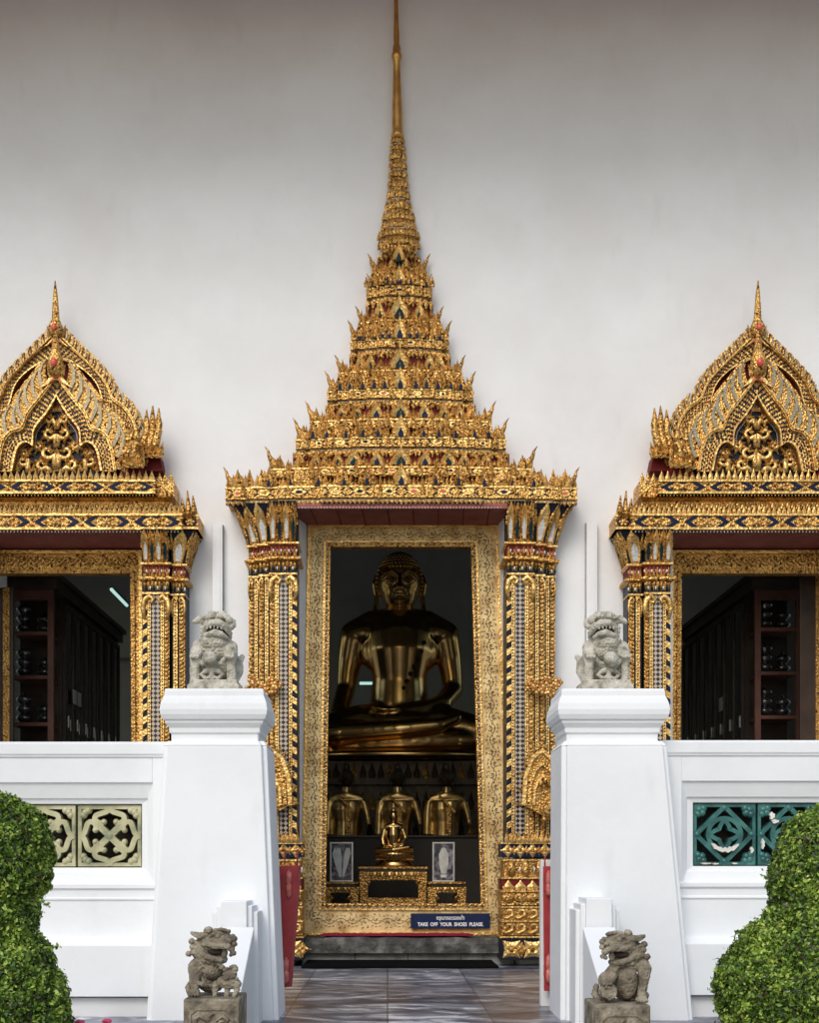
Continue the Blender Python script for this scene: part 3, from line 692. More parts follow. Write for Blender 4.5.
for sg in (-1, 1):
    if sg < 0: rr = (DX(270.5), DX(297.5)), (DX(259), DX(269.8)), (DX(248), DX(258.4))
    else: rr = (DX(507), DX(534)), (DX(534.6), DX(545.8)), (DX(546.4), DX(557))
    p = pilaster(A, *rr, zt, zn, zbs, zft, 10.72, sg, .13)
    xi = rr[0][1] if sg < 0 else rr[0][0]; xo = rr[2][0] if sg < 0 else rr[2][1]; x0, x1 = min(xi, xo), max(xi, xo)
    # belt of gilt flowers half way up the outer shafts
    g = MB(); zf = Z(684, 10.6)
    for q, (px, py) in enumerate([(249,690),(256,683),(263,688),(270,682),(278,685),(252,679),(267,692),(259,694),(274,690)] if sg < 0 else [(533,683),(541,686),(548,681),(555,687),(545,691),(559,683),(537,690),(552,693),(530,686)]):
        cxx = DX(px, 10.62); czz = Z(py, 10.62)
        for k in range(5):
            a = 2*PI*k/5+q; g.ball((cxx+.026*math.cos(a), 10.63, czz+.026*math.sin(a)), (.02,.025,.02), 'gold' if k % 2 else 'gold_bright', 6, 4)
        g.ball((cxx, 10.60, czz), .009, 'red_stone', 6, 4)
    g.build('flower_belt', p)
    # naga arch springing from the base
    g = MB(); cxx = DX(270 if sg < 0 else 545, 10.6); sgn = sg
    arc = [(-20,22),(-22,0),(-20,-25),(-12,-46),(2,-58),(14,-50),(22,-30),(24,0)]
    def arch(k, y, wd, m): g.ribbon([(cxx-sgn*a*k*.00876*.9, Z(806+b_*k, 10.6)) for a, b_ in arc], wd, y, y+.04, m)
    arch(.95, 10.60, .035, 'gold_bright'); arch(.72, 10.59, .03, 'gold'); arch(.5, 10.58, .022, 'gold_bright')
    pts = [(cxx-sgn*a*.9*.00876*.9, Z(806+b_*.9, 10.6)) for a, b_ in arc]; g.prism(pts, 10.62, 10.66, 'gold_dull')
    for k in range(16):
        t = k/15*(len(arc)-1); i0 = min(int(t), len(arc)-2); f_ = t-i0; a = lerp(arc[i0][0], arc[i0+1][0], f_); b_ = lerp(arc[i0][1], arc[i0+1][1], f_)
        an = math.atan2(-(a-0), (-b_+8)); g.leaf(flat(cxx-sgn*a*.0083, Z(806+b_, 10.6), .035, .07, 10.6, an*sgn*-1), .02, 'gold')
    for k in range(7): g.ball((cxx+random.uniform(-.06,.06), 10.57, Z(800+random.uniform(-25,25), 10.6)), (.02,.02,.035), 'gold', 6, 4)
    g.tube([(cxx-sgn*-.16, 10.56, Z(822, 10.6)), (cxx, 10.54, Z(812, 10.6)), (cxx+sgn*.14, 10.52, Z(796, 10.6))][::1], [.02,.024,.018], 'gold_bright', 7)
    g.build('naga_arch', p)
    # stepped base with mouldings
    g = MB(); rows = [(843, 858, .05, 'frieze'), (860, 878, .03, 'cups'), (878, 891, .045, 'red'), (891, 906, .05, 'gold'), (907, 921, .045, 'scroll'), (921, 936, .05, 'scroll'), (937, 961, .06, 'cross')]
    antefix(g, x0-.03, x1+.03, Z(843, 10.66), .11, 10.64, .05, 'gold'); antefix(g, x0-.03, x1+.03, Z(843, 10.66), .075, 10.62, .04, 'gold_bright')
    for (a, b_, o, kd) in rows:
        y = 10.70-o; z1, z0 = Z(a, y), Z(b_, y); z0 = max(z0, .0); h = z1-z0
        g.box(x0-o, x1+o, y, 11.02, z0, z1-.002, {'frieze':'navy','cups':'gold_dull','red':'lacquer_red','gold':'gold','scroll':'gold_dull','cross':'black_blue'}[kd])
        g.box(x0-o-.008, x1+o+.008, y-.014, 11.02, z1-.016, z1, 'gold_bright'); 
        n = max(3, round((x1-x0+2*o)/(h*.86)))
        for q in range(n):
            xx = lerp(x0-o, x1+o, (q+.5)/n)
            if kd in ('frieze', 'cross'):
                for k in range(4): g.leaf(flat(xx+h*.43, z0+h*.45, h*.26, h*.36, y-.001, k*PI/2), .014, 'gold')
                for k in range(4): g.leaf(flat(xx, z0+h*.45, h*.5, h*.52, y-.002, k*PI/2+(PI/4 if kd == 'cross' else 0)), .018, 'gold_bright')
                g.ball((xx, y-.01, z0+h*.45), h*.12, 'gold', 6, 4)
            elif kd == 'cups':
                g.tube([(xx, y-.005, z0), (xx, y-.012, z0+h*.5), (xx, y-.005, z0+h*.85)], [h*.16, h*.26, h*.18], 'gold', 7); g.ball((xx+h*.5, y-.004, z0+h*.4), (.01,.01,.03), 'mirror_white', 5, 4)
            elif kd == 'red': g.leaf(flat(xx, z0, h*.9, h*.8, y-.002), .02, 'gold_bright')
            elif kd == 'gold':
                g.ball((xx, y-.004, z0+h*.5), (h*.5, .025, h*.34), 'gold', 8, 5)
            else:
                g.tube([(xx-h*.4, y-.006, z0+h*.2), (xx-h*.1, y-.012, z0+h*.15), (xx+h*.3, y-.012, z0+h*.35), (xx+h*.25, y-.012, z0+h*.7), (xx-h*.05, y-.01, z0+h*.72), (xx, y-.012, z0+h*.45)], [.008,.013,.016,.016,.013,.009], 'gold_bright', 6)
                g.leaf(flat(xx-h*.35, z0+h*.35, h*.3, h*.5, y-.004, .5), .016, 'gold')
    g.build('base', p)

# ------------------------------------------------------------------ gilded windows
WX = X(57, 10.7); WXR = X(757.5, 10.7)
Wn = thing('gilded_window', (WX, 11, Z(742, 11)), 'gilded gabled window left of the doorway, its gable finial standing upright', 'window', 'gilded gabled windows beside the door')
def wx(px, Y=10.7): return X(px, Y)
cwx = 57
def mir(px, side): return px if side > 0 else 2*cwx-px
def lozband(g, px0, px1, py0, py1, Y, unit=50):
    x0, x1, z1, z0 = X(px0, Y), X(px1, Y), Z(py0, Y), Z(py1, Y); h = z1-z0
    g.box(x0, x1, Y, 11.02, z0, z1, 'gold')
    for (a, b_) in ((z1-.018, z1), (z0, z0+.02)): g.box(x0-.006, x1+.006, Y-.016, 11.02, a, b_, 'gold_bright')
    za, zb = z0+.022, z1-.02; hc = (za+zb)/2; hh = (zb-za)/2; u = unit*Y/F; n = max(1, round((x1-x0)/u)); u = (x1-x0)/n
    for q in range(n):
        c = x0+u*(q+.5)
        for sg in (-1, 1):
            P = [(c+sg*u*.16, zb), (c+sg*u*.28, zb), (c+sg*u*.46, hc), (c+sg*u*.28, za), (c+sg*u*.16, za), (c+sg*u*.33, hc)]
            g.prism(P, Y-.006, Y+.002, 'navy')
            for (du, dv) in ((.12,.55),(.12,-.55),(.23,.0),(.05,.3),(.05,-.3)): g.ball((c+sg*u*du, Y-.006, hc+hh*dv), (.017,.016,.012), 'gold_bright', 6, 4)
            for dv in (-.6, .6): g.ball((c+sg*u*.5, Y-.006, hc+hh*dv), (.02,.014,.01), 'gold_bright', 6, 4)
            g.prism([(c+sg*u*.03, hc+hh*.62), (c+sg*u*.10, zb), (c-sg*u*.0, zb)], Y-.005, Y+.002, 'black_blue'); g.prism([(c+sg*u*.03, hc-hh*.62), (c+sg*u*.10, za), (c-sg*u*.0, za)], Y-.005, Y+.002, 'black_blue')
        g.ball((c, Y-.008, hc), (.028,.018,.022), 'gold_bright', 8, 5); g.ball((c, Y-.026, hc), .008, 'red_stone', 6, 4)
# lower entablature
g = MB(); Y1 = 10.62
lozband(g, -68, 182, 514.5, 530.5, Y1)
for sd in (-1, 1):   # stepped-back ends
    a, b_ = sorted((mir(182.5, sd), mir(198, sd))); lozband(g, a, b_, 515.5, 530, Y1+.07, 16)
    for (px_, tp_) in ((181, 497), (186.5, 489), (192, 494)):
        g.tube([(X(mir(px_-1, sd), Y1), Y1+.07, Z(517, Y1)), (X(mir(px_+1.5, sd), Y1), Y1+.05, Z(508, Y1)), (X(mir(px_, sd), Y1), Y1+.06, Z(tp_, Y1))], [.03,.026,.005], 'gold', 7)
    antefix(g, X(a, Y1), X(b_, Y1), Z(515.5, Y1), .08, Y1+.07, .045, 'gold_bright')
antefix(g, X(-68, Y1), X(182, Y1), Z(515, Y1), .085, Y1+.0, 5*Y1/F, 'gold_bright'); antefix(g, X(-64, Y1), X(178, Y1), Z(508, Y1), .06, Y1+.05, 5*Y1/F, 'gold')
dots(g, X(-66, Y1), X(180, Y1), Z(532, Y1)-.002, Y1+.002, .03, .007)
g.mould(X(-52, Y1), X(168, Y1), Y1+.1, 11.02, [(0, Z(516, Y1)), (0, Z(507, Y1)), (.03, Z(504, Y1)), (.0, Z(501, Y1)), (0, Z(499, Y1)), (.05, Z(496, Y1))], 'gold_dull')
e1 = g.build('entablature', Wn)
g = MB(); Y2 = 10.68
lozband(g, -41, 155, 480.5, 494.5, Y2, 49)
antefix(g, X(-41, Y2), X(155, Y2), Z(481, Y2), .10, Y2, 6.2*Y2/F, 'gold_bright')
dots(g, X(-41, Y2), X(155, Y2), Z(496, Y2), Y2, .03, .008, 'gold_bright')
for sd in (-1, 1):
    a, b_ = sorted((mir(155.5, sd), mir(173, sd))); g.box(X(a, Y2), X(b_, Y2), Y2+.06, 11.02, Z(495, Y2), Z(480, Y2), 'gold'); antefix(g, X(a, Y2), X(b_, Y2), Z(481, Y2), .09, Y2+.06, .045, 'gold')
    antefix(g, X(a, Y2), X(b_, Y2), Z(497, Y2), .06, Y2+.05, .04, 'gold'); antefix(g, X(a, Y2), X(b_, Y2), Z(510, Y2), .1, Y2+.04, .045, 'gold')
g.build('upper_band', e1)
# three-fingered naga heads
def fingers(parent, side, px, py_tip, py_base, Y, n=3, sp=6.5, h=1.):
    g = MB()
    for k in range(n):
        bx = px+k*sp; top = py_tip+abs(k-1)*3
        P = [(bx-9*0+(k-1)*1.0-4, py_base), (bx-2, py_base-10), (bx+1, py_base-20), (bx, lerp(py_base, top, .6)), (bx-.5, top)]
        P = [(bx-6, py_base), (bx-3, py_base-7), (bx, py_base-20), (bx, lerp(py_base, top, .5)), (bx, lerp(py_base, top, .62)), (bx-.3, lerp(py_base, top, .8)), (bx, top)]
        g.tube([(X(mir(a, side), Y), Y-.02*k, Z(b_, Y)) for a, b_ in P], [.03,.038,.03,.028,.034,.02,.005], 'gold', 7)
        g.ball((X(mir(bx, side), Y), Y-.02*k, Z(lerp(py_base, top, .45), Y)), (.036,.04,.02), 'gold_bright', 7, 4)
    for k in range(5): g.leaf(flat(X(mir(px-6+k*5, side), Y), Z(py_base+8, Y), .055, .15, Y-.05, side*-.2), .03, 'gold')
    for k in range(4): g.ball((X(mir(px-4+k*5, side), Y), Y-.03, Z(py_base+2-k*1.5, Y)), (.035,.035,.028), 'gold', 6, 4)
    g.prism([(X(mir(a, side), Y), Z(b_, Y)) for a, b_ in ((px-14, py_base+18), (px+15, py_base+18), (px+12, py_base+2), (px+4, py_base-8))], Y+.04, 11.0, 'lacquer_red')
    return g.build('naga_head', parent)
for sd in (-1, 1):
    fingers(Wn, sd, 147, 407, 452, 10.78); fingers(Wn, sd, 128, 424, 462, 10.66, sp=5)
# gables
def smooth_path(P, n=5):
    out = []
    for i in range(len(P)-1):
        p0 = P[max(i-1, 0)]; p1 = P[i]; p2 = P[i+1]; p3 = P[min(i+2, len(P)-1)]
        for k in range(n):
            t = k/n; f_ = lambda a, b_, c_, d_: .5*((2*b_)+(c_-a)*t+(2*a-5*b_+4*c_-d_)*t*t+(3*b_-a-3*c_+d_)*t**3)
            out.append((f_(p0[0], p1[0], p2[0], p3[0]), f_(p0[1], p1[1], p2[1], p3[1])))
    return out+[P[-1]]
def resample(P, n):
    L = [0]
    for a, b_ in zip(P, P[1:]): L.append(L[-1]+math.hypot(b_[0]-a[0], b_[1]-a[1]))
    out = []
    for k in range(n):
        t = L[-1]*k/(n-1); j = max(0, min(len(P)-2, next((i for i in range(len(L)-1) if L[i+1] >= t), len(P)-2)))
        f_ = (t-L[j])/((L[j+1]-L[j]) or 1); out.append((lerp(P[j][0], P[j+1][0], f_), lerp(P[j][1], P[j+1][1], f_)))
    return out
def len_of(P): return sum(math.hypot(b_[0]-a[0], b_[1]-a[1]) for a, b_ in zip(P, P[1:]))
def gable(parent, name, outer, inner, Y, crock, crock_size, ncr, thick):
    g = MB(); N = 34
    for sd in (-1, 1):
        o = resample(smooth_path(outer), N); i_ = resample(smooth_path(inner), N)
        ow = [(X(mir(a, sd), Y), Z(b_, Y)) for a, b_ in o]; iw = [(X(mir(a, sd), Y), Z(b_, Y)) for a, b_ in i_]
        g.ring(ow, iw, Y, Y+thick, 'gold')
        def mix(t): return [(lerp(p[0], q[0], t), lerp(p[1], q[1], t)) for p, q in zip(ow, iw)]
        g.ring(ow, mix(.18), Y-.03, Y+thick-.002, 'gold_bright'); g.ring(mix(.06), mix(.11), Y-.042, Y-.02, 'gold')
        g.ring(mix(.88), iw, Y-.028, Y+thick-.001, 'gold_bright')
        # carved lattice: dark diamond holes between crossing gold strips
        nn = int(len_of(ow)/.042); bands = [resample(mix(t), nn*2+1) for t in (.27, .42, .57, .72, .84)]
        for r_ in range(5):
            for k in range(1+(r_ % 2), nn*2, 2):
                c_ = bands[r_][k]; a_ = bands[r_][max(k-1, 0)]; b_ = bands[r_][min(k+1, nn*2)]; tx, tz = b_[0]-a_[0], b_[1]-a_[1]; l = math.hypot(tx, tz) or 1; tx, tz = tx/l, tz/l
                wv = .0135; hv = .36*math.hypot(bands[3][k][0]-bands[2][k][0], bands[3][k][1]-bands[2][k][1])*1.15
                g.add([(c_[0]+tx*wv, Y-.004, c_[1]+tz*wv), (c_[0]-tz*hv, Y-.004, c_[1]+tx*hv), (c_[0]-tx*wv, Y-.004, c_[1]-tz*wv), (c_[0]+tz*hv, Y-.004, c_[1]-tx*hv)], [(0,1,2,3)], 'black_blue')
    o = g.build(name, parent)
    for sd in (-1, 1):      # flame crockets
        cr = resample(smooth_path(outer), ncr+2)[1:-1]; g = MB()
        for k, (a, b_) in enumerate(cr):
            x_, z_ = X(mir(a, sd), Y), Z(b_, Y); s = crock_size
            P = [(-.15, -.45), (.10, .1), (.12, .55), (-.02, .9), (-.2, 1.12)]
            g.ribbon([(x_+sd*(.35*s+u*s), z_+v*s) for u, v in P], [s*.62, s*.62, s*.5, s*.3, s*.05], Y+.0, Y+.06, 'gold')
            g.ribbon([(x_+sd*(.35*s+u*s), z_+v*s*.95) for u, v in P], [s*.12, s*.16, s*.12, s*.06, s*.02], Y-.012, Y+.002, 'glass_silver')
        g.build('crocket_row', o)
    return o
Og = [(57,331),(66,341.5),(88,363),(107,383.5),(114,399),(126,408),(138,430),(142,470)]
Oi = [(57,354),(63,361),(82,370),(97.6,386),(105.5,410),(118.7,420),(126.6,441),(126,470)]
Ig = [(57,374),(60,379),(72,395),(86,412.5),(92,427),(104,432),(112.5,445),(117,472)]
Ii = [(57,397),(58,400),(67,415),(79,431),(80.5,447),(87,443),(96,450),(101,472)]
gable(Wn, 'outer_gable', Og, Oi, 10.80, True, .085, 18, .19)
gable(Wn, 'inner_gable', Ig, Ii, 10.70, True, .20, 9, .1)
# red backing and tympanum
g = MB()
P = resample(smooth_path(Oi), 14); pts = [(X(a, 10.86), Z(b_-3, 10.86)) for a, b_ in P]+[(X(2*cwx-a, 10.86), Z(b_-3, 10.86)) for a, b_ in P[::-1][:-1]]
g.prism(pts, 10.86, 11.0, 'lacquer_red'); 
for sd in (-1, 1):
    q_ = resample(smooth_path([(a-3, b_+6) for a, b_ in Oi]), 14)
g.build('backing', Wn)
g = MB(); Yt = 10.77; P = resample(smooth_path(Ig), 16)
pts = [(X(a-4, Yt), Z(b_+6, Yt)) for a, b_ in P]+[(X(2*cwx-a+4, Yt), Z(b_+6, Yt)) for a, b_ in P[::-1][:-1]]
g.prism(pts, Yt, Yt+.05, 'black_blue')
for sd in (-1, 1):     # edge of mirror glass
    q_ = resample(smooth_path([(a-2.2 if a > 58 else a, b_+2.5) for a, b_ in Ii]), 46)
    for a, b_ in q_[:-2]: g.ball((X(mir(a, sd), Yt), Yt-.016, Z(b_, Yt)), .0085, 'mirror_white', 5, 4)
    q2 = resample(smooth_path([(a-.6 if a > 58 else a, b_+.8) for a, b_ in Ii]), 40); g.ribbon([(X(mir(a, sd), Yt), Z(b_, Yt)) for a, b_ in q2], .022, Yt-.022, Yt, 'lacquer_red')
tp = g.build('tympanum', Wn)
g = MB(); Ys = Yt-.014
def spiral(cx_, cy_, r0, a0, turns, sd, w0=.024, tail=None):
    w0 *= 1.55; r0 *= 1.08
    P = []
    if tail: P += tail
    for k in range(14):
        t = k/13; a = a0+turns*2*PI*t; r_ = r0*(1-t*.82); P.append((cx_+r_*math.cos(a), cy_-r_*math.sin(a)))
    Q = [(X(mir(a, sd), Ys), Ys-.006-.012*math.sin(k*.7)**2, Z(b_, Ys)) for k, (a, b_) in enumerate(P)]
    n = len(Q); g.tube(Q, [w0*(1-.55*k/n) for k in range(n)], 'gold_bright', 6, flat=.8)
    # leaf curls on the scroll
    for k in range(1, n, 2):
        a, b_ = P[k]; g.leaf(flat(X(mir(a, sd), Ys), Z(b_, Ys), .034, .062, Ys-.006, math.atan2(-(a-cx_)*sd, -(b_-cy_))), .018, 'gold')
for sd in (-1, 1):
    spiral(64.5, 434, 6, PI*1.1, .9, sd, .016, [(57.5, 448), (58.5, 440)]); spiral(65, 419, 4.2, PI*1.1, .9, sd, .013, [(57.5, 430), (59, 424)])
    spiral(66, 453, 7, PI*1.1, .9, sd, .018, [(58, 470), (59, 462)]); spiral(72, 465, 5.5, PI*1.2, .9, sd, .016, [(62, 474), (65, 470)])
    spiral(75, 446, 3.6, 0, -.8, sd, .012); spiral(91, 462, 5.5, PI*.9, .9, sd, .016, [(86, 474), (86, 468)]); spiral(88, 453, 3, 0, -.8, sd, .011)
    for (a, b_) in ((91, 452), (80, 470), (97, 470), (61, 410)): g.leaf(flat(X(mir(a, sd), Ys), Z(b_+2, Ys), .05, .085, Ys), .02, 'gold_bright')
for (b_, s) in ((472, .1), (458, .07), (444, .07), (428, .06), (412, .055)): g.leaf(flat(X(57, Ys), Z(b_, Ys), s*.8, s*1.4, Ys-.004), .03, 'gold_bright')
g.build('scrollwork', tp)
def finial(parent, py0, py1, pyt, Y, w_, lean=0, m='gold'):
    g = MB(); c = 57; zz = lambda p: Z(p, Y)
    g.prism([(X(c-15, Y), zz(py1+9)), (X(c, Y), zz(py1-9)), (X(c+15, Y), zz(py1+9)), (X(c, Y), zz(py1+1))], Y-.03, Y+.05, 'gold_bright'); g.prism([(X(c-7, Y), zz(py1+4.5)), (X(c, Y), zz(py1-4)), (X(c+7, Y), zz(py1+4.5)), (X(c, Y), zz(py1+.5))], Y-.036, Y, 'red_stone')
    L = py1-py0
    g.tube([(X(c, Y), Y-.03, zz(py1)), (X(c, Y), Y-.05, zz(py1-L*.35)), (X(c, Y), Y-.05, zz(py1-L*.65)), (X(c, Y), Y-.04, zz(py0)), (X(c-.5+lean*.3, Y), Y-.03, zz(lerp(py0, pyt, .3))), (X(c-1+lean*.7, Y), Y-.02, zz(lerp(py0, pyt, .7))), (X(c-1.2+lean, Y), Y-.02, zz(pyt))],
           [w_*.3, w_, w_*.9, w_*.5, w_*.42, w_*.26, w_*.07], m, 10, flat=.7)
    g.ball((X(c, Y), Y-.05-w_*.7, zz(py1-L*.45)), (w_*.42, .02, w_*.55), 'red_stone', 8, 5)
    for s in (-1, 1): g.leaf(flat(X(c+s*4, Y), zz(py1-1), .05, .13, Y-.03, -s*.4), .02, 'gold')
    return g.build('ridge_finial', parent)
finial(Wn, 322, 341, 282, 10.80, .07); finial(Wn, 352, 380, 330, 10.68, .075)
# window soffit, frame, pilasters
g = MB(); zf = Z(531, 10.64); zk = Z(551, 11.15); x0, x1 = X(-29, 10.64), X(143.5, 10.64)
g.hexa([(x0,10.64,zf-.001),(x1,10.64,zf-.001),(x1,11.2,zk-.0),(x0,11.2,zk),(x0,10.64,zf+.04),(x1,10.64,zf+.04),(x1,11.2,zk+.05),(x0,11.2,zk+.05)], 'soffit_red'); g.build('soffit', Wn)
Yw = 11.15; O = [(-20,770),(-27,552),(142,552),(143.5,770)]; I = [(-10,760),(-18,574.5),(132,574.5),(134,760)]
O = [(-30,775),(-29,552),(143,552),(144,775)]; I = [(-20,765),(-19,574.5),(132,574.5),(133.5,765)]
op = [(X(a, Yw), Z(b_, Yw)) for a, b_ in O]; ip = [(X(a, Yw), Z(b_, Yw)) for a, b_ in I]
g = MB()
for a in range(4): b_ = (a+1) % 4; g.prism([op[a], op[b_], ip[b_], ip[a]], Yw-.02-.002*(a % 2), Yw+.06, 'gold')
frame(g, op, 0, .03, Yw-.05, Yw+.1, 'gold_bright'); frame(g, ip, -.03, .006, Yw-.045, Yw+.055, 'gold_dull')
wf = g.build('window_frame', Wn)
g = MB()
for k in range(26):
    x_ = lerp(op[1][0]+.05, op[2][0]-.05, (k+.5)/26); zc = (op[1][1]+ip[1][1])/2+.005; s = (-1)**k
    g.tube([(x_-.035, Yw-.03, zc-.03*s), (x_, Yw-.04, zc+.03*s), (x_+.03, Yw-.035, zc+.01*s), (x_+.015, Yw-.035, zc-.025*s)], [.006,.013,.011,.006], 'gold_bright', 6)
g.build('carved_vine', wf)
ztw = Z(531, 10.64); znw = Z(563, 10.66); zbw = Z(593, 10.66); zfw = Z(775, 10.7)
for sd in (-1, 1):
    r_ = lambda a, b_: tuple(sorted((X(mir(a, sd), 10.72), X(mir(b_, sd), 10.72))))
    pilaster(Wn, r_(143.8, 170), r_(171, 184.5), None, ztw, znw, zbw, zfw, 10.70, sd, .11)
Wr = copy_tree(Wn); Wr.location.x = WXR; Wr.scale.x = -1; Wr['label'] = 'gilded gabled window right of the doorway, beside the dark opened shutter'
# dark shutters pushed open behind the frames
for side in (-1, 1):
    g = MB(); Y0 = 11.5
    if side < 0: a, b_ = X(-14, Y0), X(13, Y0)
    else: a, b_ = X(801, Y0), X(840, Y0)
    z0, z1 = Z(765, Y0), Z(588 if side < 0 else 569, Y0)
    g.box(a, b_, Y0, Y0+.05, z0, z1, 'dark_wood')
    e = b_ if side < 0 else a
    if side < 0: g.box(e-.095, e-.03, Y0-.012, Y0, z0, z1, 'gold_dull'); g.box(e-.028, e+.002, Y0-.008, Y0+.04, z0, z1, 'dark_wood')
    else: g.box(e, e+.14, Y0-.012, Y0, z0, z1, 'dark_wood'); g.box(e+.145, e+.2, Y0-.016, Y0, z0, z1, 'gold_dull')
    g.box(a+.02, b_-.12, Y0-.006, Y0, z0+.1, z1-.1, 'red_wood')
    tag(bevel(g.build('window_shutter', org=((a+b_)/2, Y0, z0)), .003), 'opened wooden shutter with gilt edge inside the left window' if side < 0 else 'opened dark wooden shutter inside the right window', 'shutter', 'opened window shutters')

# ------------------------------------------------------------------ room things: cabinets with bowls, tubes
def bowl(x, y, z, s, label, grp):
    g = MB(); g.lathe([(.02*s,0),(.05*s,.01*s),(.085*s,.05*s),(.09*s,.07*s),(.06*s,.10*s),(.02*s,.12*s),(.012*s,.14*s),(.001,.15*s)], (x, y, z), 16, 'pewter')
    return tag(g.build('lidded_bowl', org=(x, y, z)), label, 'bowl', grp)
for side in (-1, 1):
    sx = lambda px, Y: X(px, Y) if side < 0 else X(px, Y)
    ax = .17; fx_ = -3.40 if side < 0 else 3.74       # face of the row toward the room axis
    s = side
    Y0, Y1c = 12.3, 15.3; zt = 3.85; zb = .3; bk = fx_+s*.48
    root = thing('display_cabinet', ((fx_+bk)/2, 13.8, .3), 'long dark glazed cabinet in the %s window, red-brown open shelves at its near end' % ('left' if s < 0 else 'right'), 'cabinet', 'cabinets inside the hall')
    g = MB(); xa, xb = min(fx_, bk), max(fx_, bk)
    g.box(xa+.02, xb-.02, Y0+.4, Y1c, zb, zt-.16, 'dark_wood'); g.build('carcass', root)
    g = MB(); g.box(xa-.04, xb+.04, Y0-.03, Y1c+.04, zt-.16, zt-.05, 'dark_wood'); g.box(xa-.08, xb+.08, Y0-.07, Y1c+.08, zt-.05, zt, 'dark_wood'); g.build('cabinet_cornice', root)
    g = MB()
    for xx in (xa, xb-.06): g.box(xx, xx+.06, Y0, Y0+.05, zb, zt-.16, 'red_wood')
    g.box(xa+.06, xb-.06, Y0, Y0+.05, zt-.26, zt-.16, 'red_wood')
    g.build('post', root)
    pyl = (632, 676, 723) if s < 0 else (628, 672, 716)
    for py in pyl:
        g = MB(); z = Z(py, Y0); g.box(xa+.06, xb-.06, Y0+.005, Y0+.39, z-.035, z, 'red_wood'); g.build('shelf', root)
        for k in range(2):
            for st in range(3 if k == 0 else 2):
                bowl(lerp(xa+.14, xb-.14, k), Y0+.14+.05*k, z+.002+st*.095, .9, 'small metal bowl stacked on a shelf of the %s cabinet' % ('left' if s < 0 else 'right'), 'metal bowls in the %s cabinet' % ('left' if s < 0 else 'right'))
    n = 7; dY = (Y1c-Y0-.42)/n
    for k in range(n):
        for (z0, z1) in ((zb+.1, 1.62), (1.68, zt-.2)):
            g = MB(); ya = Y0+.42+k*dY; x_ = fx_; t = .03*s
            X0, X1 = sorted((x_-t*.5, x_+t*.7))
            g.box(X0, X1, ya+.01, ya+.05, z0, z1, 'dark_wood'); g.box(X0, X1, ya+dY-.05, ya+dY-.01, z0, z1, 'dark_wood')
            g.box(X0, X1, ya+.05, ya+dY-.05, z0, z0+.05, 'dark_wood'); g.box(X0, X1, ya+.05, ya+dY-.05, z1-.05, z1, 'dark_wood')
            d_ = g.build('cabinet_door', root)
            g = MB(); g.box(min(x_, x_+t*.5), max(x_, x_+t*.5), ya+.05, ya+dY-.05, z0+.05, z1-.05, 'glass'); g.build('pane', d_)
            if z0 > 1.5:
                g = MB(); xk = x_-s*.03; g.box(min(xk, xk+.012), max(xk, xk+.012), ya+.02, ya+.045, 2.34, 2.46, 'frame_silver'); g.build('handle', d_)
    for q in range(2 if s < 0 else 1):
        g = MB(); ya = 12.95+q*.2 if s < 0 else 13.4; xk = fx_-s*.028; zq = 2.62 if s < 0 else 2.6
        g.box(min(xk, xk+.004), max(xk, xk+.004), ya, ya+.14, zq, zq+.15, 'paper'); tag(g.build('paper_note', org=(xk, ya, zq)), ['white paper note taped to the left cabinet, nearer one', 'white paper note taped to the left cabinet, farther one'][q] if s < 0 else 'white paper note taped to the right cabinet', 'note')
# fluorescent tubes
def tube_lamp(a, b_, label):
    g = MB(); g.tube([a, b_], .022, 'tube_light', 10); root = thing('fluorescent_lamp', tuple((Vector(a)+Vector(b_))/2), label, 'lamp', 'fluorescent lamps in the hall'); g.build('tube', root)
    g = MB(); o = Vector((0, .05, .03)); g.tube([tuple(Vector(a)+o), tuple(Vector(b_)+o)], .03, 'grey_metal', 6); g.build('fitting', root)
tube_lamp((X(111.5,16), 16, Z(590,16)), (X(127,17), 17, Z(606,17)), 'glowing fluorescent tube high on the wall seen in the left window')
tube_lamp((X(360,19.2), 19.2, Z(684,19.2)), (X(375,19.2), 19.2, Z(684,19.2)), 'short greenish fluorescent tube seen under the arm of the great seated statue')
tube_lamp((X(762,18), 18, Z(676,18)), (X(776,17.5), 17.5, Z(673,17.5)), 'dim fluorescent tube low in the right window')
g = MB(); g.box(X(104,19.2), X(140,19.2), 19.5, 19.79, Z(655,19.2), Z(560,19.2), 'room_wall'); g.build('pier_strip', bld)

# ------------------------------------------------------------------ great seated statue
def human_torso(g, c, s, Y, arm_l, arm_r, head=True, legs=True):
    """c = (x,z) at the base of the neck; s = metres per pixel of the reference figure"""
    pass
Yb = 15.6; sb = Yb/F
def bp(px, py, dy=0): return (X(px, Yb), Yb+dy, Z(py, Yb))
B = thing('seated_buddha', (X(400, Yb), Yb, Z(757, Yb)), 'great polished bronze Buddha seated cross-legged inside the doorway', 'statue')
g = MB(); m = 'bronze'; q = sb
def el(px, py, dy, rx, ry, rz, rot=None, seg=20): g.ball(bp(px, py, dy), (rx*q, ry*q, rz*q), m, seg, 14, rot)
def tb(P, rad, seg=16):
    g.tube([bp(a, b_, d*q) for a, b_, d in P], [r_*q for r_ in rad], m, seg)
    for e in (0, -1): g.ball(bp(P[e][0], P[e][1], P[e][2]*q), rad[e]*q*.99, m, 14, 9)
el(400, 652, 0, 41, 25, 30); el(400, 636, 2*q, 50, 22, 17); el(372, 634, 2*q, 26, 19, 15); el(428, 634, 2*q, 26, 19, 15); el(399, 690, -2*q, 27, 20, 26); el(399, 705, -3*q, 30, 22, 14)
tb([(400,640,0),(400,655,-4),(400,680,-2),(400,708,0)], [34,33,27,30], 24)
